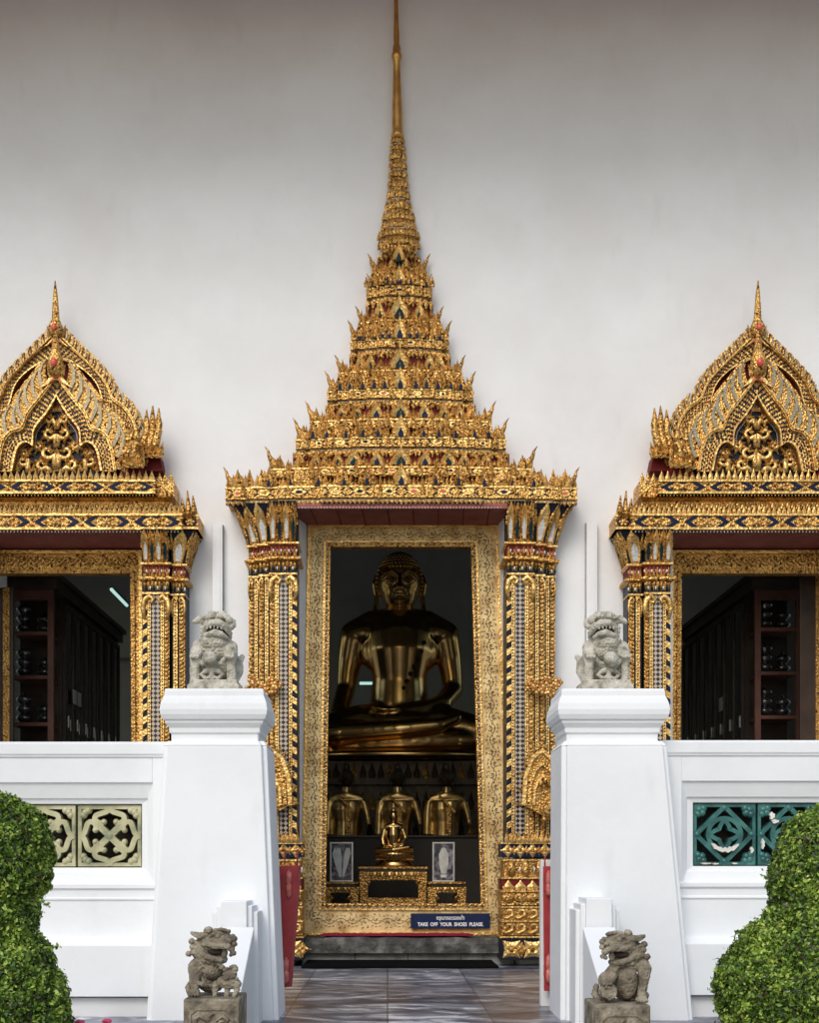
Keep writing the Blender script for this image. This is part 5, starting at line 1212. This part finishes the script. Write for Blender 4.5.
# ------------------------------------------------------------------ stair, posts and cheek walls
g = MB()
for k in range(4): g.box(X(255,6.9), X(588,6.9), 6.98-.3*(k+1), 6.999-.3*k, -.65, -.13*(k+1), 'stone_step')
tag(g.build('stair'), kind='structure')
for side in (-1, 1):
    root = thing('stair_cheek', (-.83 if side < 0 else 1.12, 6.5, -.65), 'white notched stair post and sloping cheek wall on the %s' % ('left' if side < 0 else 'right'), 'stair wall', 'white stair walls')
    Y = 6.86; g = MB()
    if side < 0: cs = [(211, 257, 913, .05), (216, 252, 907, .025), (221, 247, 902, 0)]
    else: cs = [(578, 622, 911, .05), (582, 617.5, 905, .025), (587, 613, 899, 0)]
    for (a, b_, t, o) in cs: 
        e = 4.5 if a == cs[0][0] else 3
        zt = Z(t, Y); x0, x1 = X(a, Y), X(b_, Y); g.hexa([(x0-.012,Y+o-.02,-.65),(x1+.012,Y+o-.02,-.65),(x1+.012,YP+.1,-.65),(x0-.012,YP+.1,-.65),(x0,Y+o,zt),(x1,Y+o,zt),(x1,YP+.1,zt),(x0,YP+.1,zt)], 'white_paint')
    bevel(g.build('post', root), .006)
    g = MB(); xa, xb = (-.93, -.755) if side < 0 else (X(588,6.8), X(612,6.6)+.0)
    if side > 0: xa, xb = 1.105, 1.29
    za, zb_ = Z(928, 6.83), .06
    g.add([(xa,6.84,za),(xb,6.84,za),(xb,5.8,zb_),(xa,5.8,zb_),(xa,6.84,-.65),(xb,6.84,-.65),(xb,5.8,-.65),(xa,5.8,-.65)], [(0,1,2,3),(7,6,5,4),(0,3,7,4),(1,5,6,2),(3,2,6,7),(0,4,5,1)], 'white_paint'); bevel(g.build('cheek', root), .006)

# ------------------------------------------------------------------ red gate leaves
def gate(P, Y, label, hinge_px):
    root = thing('gate_leaf', (X(P[0][0], Y), Y, .02), label, 'gate', 'red wooden gate leaves of the terrace'); g = MB()
    pts = [(X(a, Y), Z(b_, Y)) for a, b_ in P]; n = len(pts)
    g.add([(x_, Y, z_) for x_, z_ in pts]+[(x_+.02, Y+.05, z_) for x_, z_ in pts], [tuple(range(n)), tuple(range(2*n-1, n-1, -1))]+[(i, (i+1) % n, n+(i+1) % n, n+i) for i in range(n)], 'gate_red'); bevel(g.build('panel', root), .004)
    for (a, b0, b1) in hinge_px:
        g = MB(); g.tube([(X(a, Y), Y-.012, Z(lerp(b0, b1, t), Y)) for t in (0, .08, .1, .45, .5, .55, .9, .92, 1)], [.004,.012,.017,.017,.01,.017,.017,.012,.004], 'gate_hinge', 8); g.box(X(a, Y)-.03, X(a, Y), Y-.006, Y, Z(lerp(b0, b1, .75), Y), Z(lerp(b0, b1, .35), Y), 'gate_red'); g.build('hinge', root)
    return root
r1 = gate([(272,867),(298.5,866),(294,925),(289,988),(281,989),(276,930)], 7.72, 'red tapered gate leaf folded back beside the left pier', [(289.5, 870, 899), (286.5, 958, 985)])
for px in (284.5, 297):
    g = MB(); g.tube([(X(px,7.72), 7.74, Z(866,7.72)), (X(px+1,7.72), 7.74, Z(850,7.72))], .005, 'gate_red', 6); g.build('pin', r1)
r2 = gate([(543.5,867),(556,867),(556,992),(544.5,992)], 7.72, 'narrow red gate leaf folded back beside the right pier', [(549, 871, 898), (549, 955, 985)])
g = MB(); g.tube([(X(546,7.72), 7.74, Z(867,7.72)), (X(546,7.72), 7.74, Z(857,7.72))], .005, 'gate_red', 6); g.build('pin', r2)
g = MB(); g.box(X(541.5,7.8), X(556,7.8), 7.80, 7.88, 0.0, Z(861,7.8), 'plinth_paint'); tag(bevel(g.build('gate_post', org=(X(548,7.8), 7.84, 0)), .004), 'slim grey post behind the right red gate leaf', 'post')

# ------------------------------------------------------------------ stone lions
def lion_tools(x0, z0, sc, wx_, wz_, Y, flip=1):
    g = MB()
    def P(x_, z_, d): return (wx_+flip*(x_-x0)*sc, Y+d*sc, wz_+(z0-z_)*sc)
    def E(x_, z_, d, rx, ry, rz, rot=0): g.ball(P(x_, z_, d), (rx*sc, ry*sc, rz*sc), 'stone_pale', 14, 9, rot*flip)
    def Tt(pts, rad):
        g.tube([P(*p) for p in pts], [r_*sc for r_ in rad], 'stone_pale', 10)
        for e in (0, -1): g.ball(P(*pts[e]), rad[e]*sc*.98, 'stone_pale', 10, 7)
    return g, P, E, Tt
def upper_lion(wx_, flip, label, tiltx=0):
    Yl = 7.42; sc = Yl/F/6.825; wz_ = Z(687.6, YP)
    root = thing('stone_lion', (wx_, Yl, wz_), label, 'statue', 'pale stone guardian lions on the piers')
    g, P, E, Tt = lion_tools(395, 658, sc, wx_, wz_, Yl, flip)
    ci = 0
    # hindquarters, chest, shoulders
    E(400, 450, 80, 125, 110, 130); E(395, 360, 20, 118, 100, 95); E(385, 320, -30, 105, 70, 60)
    for sx in (-1, 1):
        cx_ = 385+sx*118
        Tt([(cx_-sx*10, 350, -10), (cx_, 410, -60), (cx_+sx*2, 480, -70), (cx_+sx*4, 580, -60)], [52, 46, 32, 34])     # front legs
        E(cx_-sx*6, 412, -92, 40, 34, 36)
        for t in range(3): E(cx_-24+t*22, 428, -118, 13, 16, 14)
        Tt([(cx_+sx*4, 560, 40), (cx_+sx*14, 500, 80), (cx_+sx*4, 440, 90)], [40, 55, 60])
        Tt([(375+sx*22, 470, -95), (375+sx*60, 470, -90), (375+sx*88, 440, -90)], [14, 17, 16])
        Tt([(378, 505, -95), (378+sx*40, 520, -95), (378+sx*72, 545, -90), (378+sx*40, 572, -95), (378+sx*12, 560, -95)], [15, 17, 16, 15, 12])
    Tt([(378, 490, -92), (378, 575, -92)], [16, 20])
    E(370, 447, -105, 40, 40, 40)
    gb_ = MB(); gb_.ball(P(370, 447, -142), 51*sc, 'stone_pale', 20, 14)
    Tt([(505, 420, 60), (545, 430, 90), (560, 390, 110)], [30, 26, 18])      # tail
    for k in range(7):    # chest curls
        for r_ in range(3): E(300+k*28+14*(r_ % 2), 305+r_*30+6*abs(k-3)*0, -88+abs(k-3)*13+r_*8, 15, 14, 15)
    # head
    hx = 400
    E(hx, 195, 10, 100, 95, 76); E(hx+10, 160, -10, 95, 80, 45)
    Tt([(hx-86, 262, -30), (hx-70, 222, -70), (hx-20, 196, -100), (hx+30, 198, -104), (hx+78, 226, -80), (hx+92, 262, -50)], [18, 22, 24, 26, 26, 16])
    Tt([(hx-80, 275, -40), (hx-50, 276, -78), (hx, 262, -100), (hx+40, 272, -96), (hx+72, 292, -60)], [18, 22, 24, 22, 16])
    E(hx+92, 175, -78, 26, 26, 28); E(hx+70, 150, -84, 20, 20, 18); E(hx+108, 212, -60, 20, 24, 26)
    for sx, ex in ((-1, hx-22), (1, hx+44)):
        E(ex, 148, -86, 22, 20, 20); Tt([(ex-34, 158, -66), (ex-16, 126, -80), (ex+16, 124, -84), (ex+34, 150, -76)], [9, 12, 12, 9])
    for k in range(8): E(hx-84+k*24, 124+((k-3.5)**2)*2.2, -44, 15, 24, 17)
    for k in range(6): E(hx-60+k*26, 152+((k-2.5)**2)*1.6, -92, 9, 12, 9)
    for k in range(5): E(hx-52+k*24, 226+abs(k-2)*5, -108, 6, 9, 10)
    Tt([(hx-70, 168, -10), (hx-115, 160, -30), (hx-148, 178, -34)], [26, 30, 16]); Tt([(hx+80, 150, 20), (hx+112, 170, 10), (hx+120, 200, 0)], [20, 20, 12])
    for k in range(5): E(hx-96+3*k, 215+k*28, -10-6*k, 22, 30, 20); E(hx+84-2*k, 250+k*24, 0, 22, 30, 20)
    sculpt(g, 'body', 'stone_pale', root, .003, 1, disp=.0022, dscale=.012)
    g = MB(); 
    M2 = lambda px_, pz_, d_: P(px_, pz_, d_)
    g.ball(P(400, 238, -52), (70*sc, 52*sc, 26*sc), 'mouth_dark', 12, 8); g.build('mouth', root); gb_.build('ball', root)
    g = MB(); bx = 160*sc
    g.mould(wx_-bx, wx_+bx, Yl-.13, Yl+.16, [(.012, wz_+.0005), (.012, wz_+.03), (.0, wz_+.045), (0, wz_+.062), (-.006, wz_+.066)], 'stone_pale'); bevel(g.build('plinth', root), .004)
upper_lion(X(216.5, 7.42), 1, 'pale stone lion holding a ball, on the white pier left of the doorway')
upper_lion(X(604.5, 7.42), -1, 'pale stone lion holding a ball, on the white pier right of the doorway')
def lower_lion(side):
    Yl = 5.55; s_ = Yl/F; sc = s_/10.44; yt = 997.5 if side < 0 else 1001
    wz_ = Z(996.5 if side < 0 else 1002.5, Yl-.0); wx_ = X(213.5 if side < 0 else 623.5, Yl)
    root = thing('stone_lion', (wx_, Yl, wz_), 'brown stone lion with a cub at its side, on the lower left carved block' if side < 0 else 'brown stone lion with a paw on a ball, on the lower right carved block', 'statue', 'brown stone lions at the foot of the stair')
    if side > 0:
        g, P, E, Tt = lion_tools(350, 812, sc, wx_, wz_, Yl)
        E(400, 640, 130, 170, 150, 175); E(395, 590, -10, 108, 110, 195); E(400, 440, 20, 130, 120, 90)
        Tt([(545, 400, 20), (575, 470, -10), (560, 600, -50), (530, 740, -80)], [75, 78, 50, 44]); 
        E(525, 780, -110, 66, 60, 36)
        for t in range(4): E(480+t*30, 790, -150, 15, 26, 22)
        Tt([(300, 440, 20), (240, 500, -20), (190, 560, -60)], [60, 70, 80]); E(165, 580, -70, 84, 80, 88)
        E(185, 700, -60, 90, 85, 108)
        for r_ in (1, .78, .56): Tt([(185-80*r_, 660, -110), (185-66*r_, 720+20*r_, -140), (185, 690+85*r_, -150), (185+66*r_, 720+20*r_, -140), (185+80*r_, 660, -110)], [9, 11, 12, 11, 9])
        for (a, b_) in ((130,615),(165,625),(200,615),(150,650),(185,655)): E(a, b_, -140, 17, 16, 15)
        Tt([(110, 800, 60), (75, 740, 80), (90, 660, 90)], [40, 42, 30]); E(560, 760, 120, 90, 90, 60)
        E(395, 555, -112, 28, 18, 18)
        hx, f = 300, 1
    else:
        g, P, E, Tt = lion_tools(340, 745, sc, wx_, wz_, Yl)
        E(300, 560, 120, 170, 150, 175); E(330, 480, 0, 100, 105, 110); E(160, 470, 0, 85, 95, 115); E(270, 400, 20, 150, 110, 90)
        Tt([(150, 440, -20), (150, 560, -60), (165, 660, -90)], [70, 55, 46]); E(160, 700, -110, 62, 60, 44)
        for t in range(4): E(115+t*30, 722, -150, 15, 26, 22)
        Tt([(180, 590, -110), (250, 620, -130), (330, 630, -110)], [20, 26, 16]); Tt([(240, 540, -110), (262, 600, -135), (300, 620, -130)], [10, 18, 14])
        # cub
        E(520, 520, -60, 78, 70, 66); E(560, 460, -60, 50, 50, 45); E(490, 550, -110, 40, 30, 25); Tt([(440, 600, -60), (520, 610, -70), (590, 620, -60)], [60, 62, 55])
        Tt([(385, 620, -90), (370, 690, -100), (375, 735, -110)], [40, 30, 26]); Tt([(590, 620, -80), (600, 680, -90), (575, 735, -110)], [36, 32, 26]); Tt([(500, 640, -60), (490, 735, -80)], [32, 28])
        for (a, b_) in ((470,470),(500,455),(535,440),(580,500),(600,560)): E(a, b_, -95, 20, 20, 18)
        Tt([(90, 730, 60), (70, 670, 80), (110, 600, 90)], [36, 40, 30])
    # head in shared coordinates (as on the right lion), mirrored for the left one
    if side > 0: H = lambda x_, z_: (x_, z_)
    else: H = lambda x_, z_: (690-x_, z_-35)
    def HE(x_, z_, d, rx, ry, rz, rot=0): a, b_ = H(x_, z_); E(a, b_, d, rx, ry, rz, rot if side > 0 else -rot)
    def HT(pts, rad): Tt([(*H(a, b_), d) for a, b_, d in pts], rad)
    HE(350, 220, 10, 160, 135, 120); HE(260, 200, -30, 135, 115, 85); HE(370, 330, 30, 140, 120, 120); HE(470, 300, 20, 120, 115, 120); HE(320, 400, 10, 120, 100, 60)
    HT([(450, 250, -70), (400, 235, -105), (320, 250, -130), (240, 245, -150), (170, 262, -140), (140, 300, -120)], [26, 30, 34, 36, 34, 26])
    HT([(465, 330, -60), (400, 370, -100), (320, 390, -125), (260, 400, -110)], [30, 34, 34, 26])
    HT([(425, 250, -90), (400, 290, -100)], [14, 8]); HE(225, 330, -60, 36, 40, 50)
    for (a, b_, r_) in ((110,180,28),(112,235,28),(118,330,26),(150,345,22),(165,200,30),(135,285,26),(130,150,22)): HE(a, b_, -110, r_, 34, r_)
    HE(285, 155, -118, 34, 30, 30); HT([(215, 165, -110), (240, 130, -118), (290, 112, -122), (345, 135, -112), (380, 170, -95)], [14, 18, 18, 18, 12]); HT([(230, 200, -130), (290, 215, -132), (340, 195, -120), (400, 190, -100)], [12, 14, 14, 12])
    for k in range(9): HE(180+k*28, 105-8*math.sin(k*.5)*2, -60+k*5, 22, 34, 22)
    HE(395, 95, -60, 48, 50, 40, .5); HT([(420, 150, -70), (490, 150, -70), (560, 125, -60)], [40, 36, 20]); HT([(440, 165, -90), (500, 165, -95), (540, 150, -80)], [14, 14, 8])
    for (a, b_) in ((520,230),(560,270),(600,340),(540,330),(500,290),(480,370),(430,410),(380,420),(330,430),(570,210),(280,440),(250,480)): HE(a, b_, -30 if a > 450 else -75, 34, 44, 32)
    sculpt(g, 'body', 'stone_brown', root, .0022, 1, disp=.0026, dscale=.009)
    g = MB(); a, b_ = H(320, 315); g.ball(P(a, b_, -55), (95*sc, 62*sc, 42*sc), 'mouth_dark', 12, 8); g.build('mouth', root)
    # carved block
    bx0, bx1 = (183.5, 239.5) if side < 0 else (595.5, 651.5); x0, x1 = X(bx0, Yl-.13), X(bx1, Yl-.13); y0, y1 = Yl-.13, Yl+.16
    root2 = thing('lion_pedestal', ((x0+x1)/2, Yl, -.65), 'carved stone block under the brown lion at the %s foot of the stair' % ('left' if side < 0 else 'right'), 'pedestal', 'carved stone blocks under the brown lions')
    g = MB(); zt = wz_-.001; g.box(x0, x1, y0, y1, -.65, zt, 'stone_brown'); bevel(g.build('block', root2), .008)
    g = MB(); w_ = x1-x0; cx_ = (x0+x1)/2; o = [(x0+.03, zt-.30), (x0+.03, zt-.07), (x0+.06, zt-.045), (x1-.06, zt-.045), (x1-.03, zt-.07), (x1-.03, zt-.30)]
    g.ribbon(o, .009, y0-.007, y0+.004, 'stone_brown', True)
    for k in range(9):
        a = k*2.4; rr_ = .02+.008*k; xx = cx_+rr_*math.cos(a); zz = zt-.16+rr_*1.1*math.sin(a); g.ball((xx, y0, zz), (.019, .012, .016), 'stone_brown', 8, 5)
        g.tube([(xx, y0-.004, zz), (xx+.02*math.sin(a), y0-.007, zz+.022), (xx+.034, y0-.003, zz+.018)], [.006, .008, .003], 'stone_brown', 6)
    for sx in (-1, 1): g.tube([(cx_+sx*.02, y0-.003, zt-.1), (cx_+sx*.05, y0-.007, zt-.075), (cx_+sx*.075, y0-.007, zt-.09), (cx_+sx*.06, y0-.003, zt-.115)], [.006,.009,.009,.005], 'stone_brown', 6)
    g.build('carved_panel', root2)
lower_lion(-1); lower_lion(1)

# ------------------------------------------------------------------ clipped shrubs
def shrub(ells, Y, label, n_per, twigs):
    root = thing('topiary_shrub', (X(ells[-1][0], Y), Y, -.65), label, 'shrub', 'clipped shrubs before the balustrade'); q = Y/F
    g = MB(); x_ = X(ells[-1][0], Y)
    g.tube([(x_, Y, -.65), (x_+.02, Y, -.2), (x_-.02, Y+.02, .3), (x_, Y, .9)], [.05,.045,.035,.02], 'bark', 8)
    for k in range(26):
        e = random.choice(ells); c = Vector((X(e[0], Y), Y, Z(e[1], Y))); d = Vector((random.gauss(0,1), random.gauss(0,1), random.gauss(0,1))).normalized(); r_ = min(e[2], e[3])*q
        g.tube([(x_, Y, c.z-.1), tuple(c.lerp(c+d*r_, .5)), tuple(c+d*r_*.9)], [.012,.008,.003], 'bark', 5)
    for (px, py, tx, ty) in twigs: g.tube([(X(px, Y)+(.06 if px > 388 else -.06), Y-.13, Z(py, Y)), (X(px, Y), Y-.15, Z(py, Y)), (X(tx, Y), Y-.18, Z(ty, Y))], [.003,.002,.001], 'bark', 5)
    g.build('stem', root)
    cs = [(np.array([X(e[0],Y), Y, Z(e[1],Y)]), np.array([e[2]*q, e[4]*q, e[3]*q])) for e in ells]
    pts = []; nr = []
    for (c, r_) in cs:
        area = 4*PI*((r_[0]*r_[1])**1.6/3+(r_[0]*r_[2])**1.6/3+(r_[1]*r_[2])**1.6/3)**(1/1.6); n = int(area*n_per)
        u = rng.normal(size=(n,3)); u /= np.linalg.norm(u, axis=1)[:,None]
        lump = np.array([noise.noise(Vector(a)*2.6+Vector(c))*.08+noise.noise(Vector(a)*8+Vector(c))*.06+noise.noise(Vector(a)*20+Vector(c))*.03 for a in u])
        dep = 1+lump-np.abs(rng.normal(size=n))*.10+.03+(rng.random(n) > .985)*rng.random(n)*.09
        p = c+u*r_*dep[:,None]; keep = np.ones(n, bool)
        for (c2, r2) in cs:
            if c2 is c: continue
            keep &= (((p-c2)/r2)**2).sum(1) > .80
        pts.append(p[keep]); nn = u/r_; nn /= np.linalg.norm(nn, axis=1)[:,None]; nr.append(nn[keep])
    for (px, py, tx, ty) in twigs:    # loose sprigs
        m_ = 26; t = np.linspace(0, 1, m_)[:,None]; a = np.array([X(px,Y), Y-.15, Z(py,Y)]); b_ = np.array([X(tx,Y), Y-.18, Z(ty,Y)])
        pts.append(a+(b_-a)*t+rng.normal(size=(m_,3))*.006); nr.append(rng.normal(size=(m_,3)))
    p = np.concatenate(pts); n_ = np.concatenate(nr); n_ = n_+rng.normal(size=n_.shape)*.75; n_ /= np.linalg.norm(n_, axis=1)[:,None]
    t = np.cross(n_, rng.normal(size=n_.shape)); t /= np.linalg.norm(t, axis=1)[:,None]; b_ = np.cross(n_, t)
    L = (.006+.009*rng.random(len(p))**1.4)[:,None]; W = L*.55
    quad_ = np.stack([p-t*L, p+b_*W+n_*L*.15, p+t*L, p-b_*W+n_*L*.15], 1).reshape(-1,3)-np.array(ORG[root.name])
    N = len(p); me = bpy.data.meshes.new('foliage'); me.vertices.add(4*N); me.vertices.foreach_set('co', quad_.ravel()); idx = (np.arange(N)[:,None]*4+np.array([0,1,2,0,2,3])).ravel()
    me.loops.add(6*N); me.loops.foreach_set('vertex_index', idx); me.polygons.add(2*N); me.polygons.foreach_set('loop_start', np.arange(2*N)*3); me.polygons.foreach_set('loop_total', np.full(2*N, 3)); me.update(calc_edges=True); me.materials.append(MATS['leaf'])
    o = bpy.data.objects.new('foliage', me); C.objects.link(o); o.parent = root
shrub([(-6,858,58,62,52), (-8,915,46,50,42), (-6,1022,74,100,66), (-6,1140,84,110,80)], 5.3, 'dense clipped green shrub of stacked rounded masses at the left edge', 42000, [(48,900,60,905),(58,948,70,944),(62,1000,72,985)])
shrub([(850,884,76,84,60), (836,926,68,46,60), (800,950,58,34,56), (818,992,98,80,72), (820,1110,92,120,80)], 5.3, 'dense clipped green shrub with stray twigs at the right edge', 42000,
      [(778,872,752,878),(775,905,750,912),(740,925,722,935),(730,965,712,968),(735,985,716,990),(735,1010,714,1015),(780,840,765,845)])
# ------------------------------------------------------------------ pink flowers
root = thing('flowering_plant', (X(100,5.6), 5.6, -.65), 'small plant with pink flowers peeping over the bottom edge', 'plant')
g = MB(); Y = 5.6
for (px, py) in ((107,1023),(80,1024),(98,1030),(90,1034)):
    g.tube([(X(96,Y), Y, -.65), (X((px+96)/2,Y)+.02, Y, -.2), (X(px,Y), Y, Z(py,Y))], [.006,.005,.003], 'bark', 5)
g.build('stem', root)
for (px, py) in ((107,1023),(80,1024),(98,1030),(90,1034)):
    g = MB(); c = Vector((X(px,Y), Y, Z(py,Y)))
    for k in range(7):
        a = k*2.4; d = Vector((math.cos(a), math.sin(a), .5+.3*math.sin(k))).normalized(); g.ball(tuple(c+d*.012), (.013,.013,.009), 'petal_pink', 8, 5)
    g.build('flower', root)
g = MB()
for k in range(40):
    t = random.random(); g.leaf(flat(X(96,Y)+random.uniform(-.07,.07), lerp(-.6, .12, t), .03, .05, Y+random.uniform(-.05,.05), random.uniform(-1.5,1.5)), .006, 'leaf', t=.001)
g.build('foliage', root)
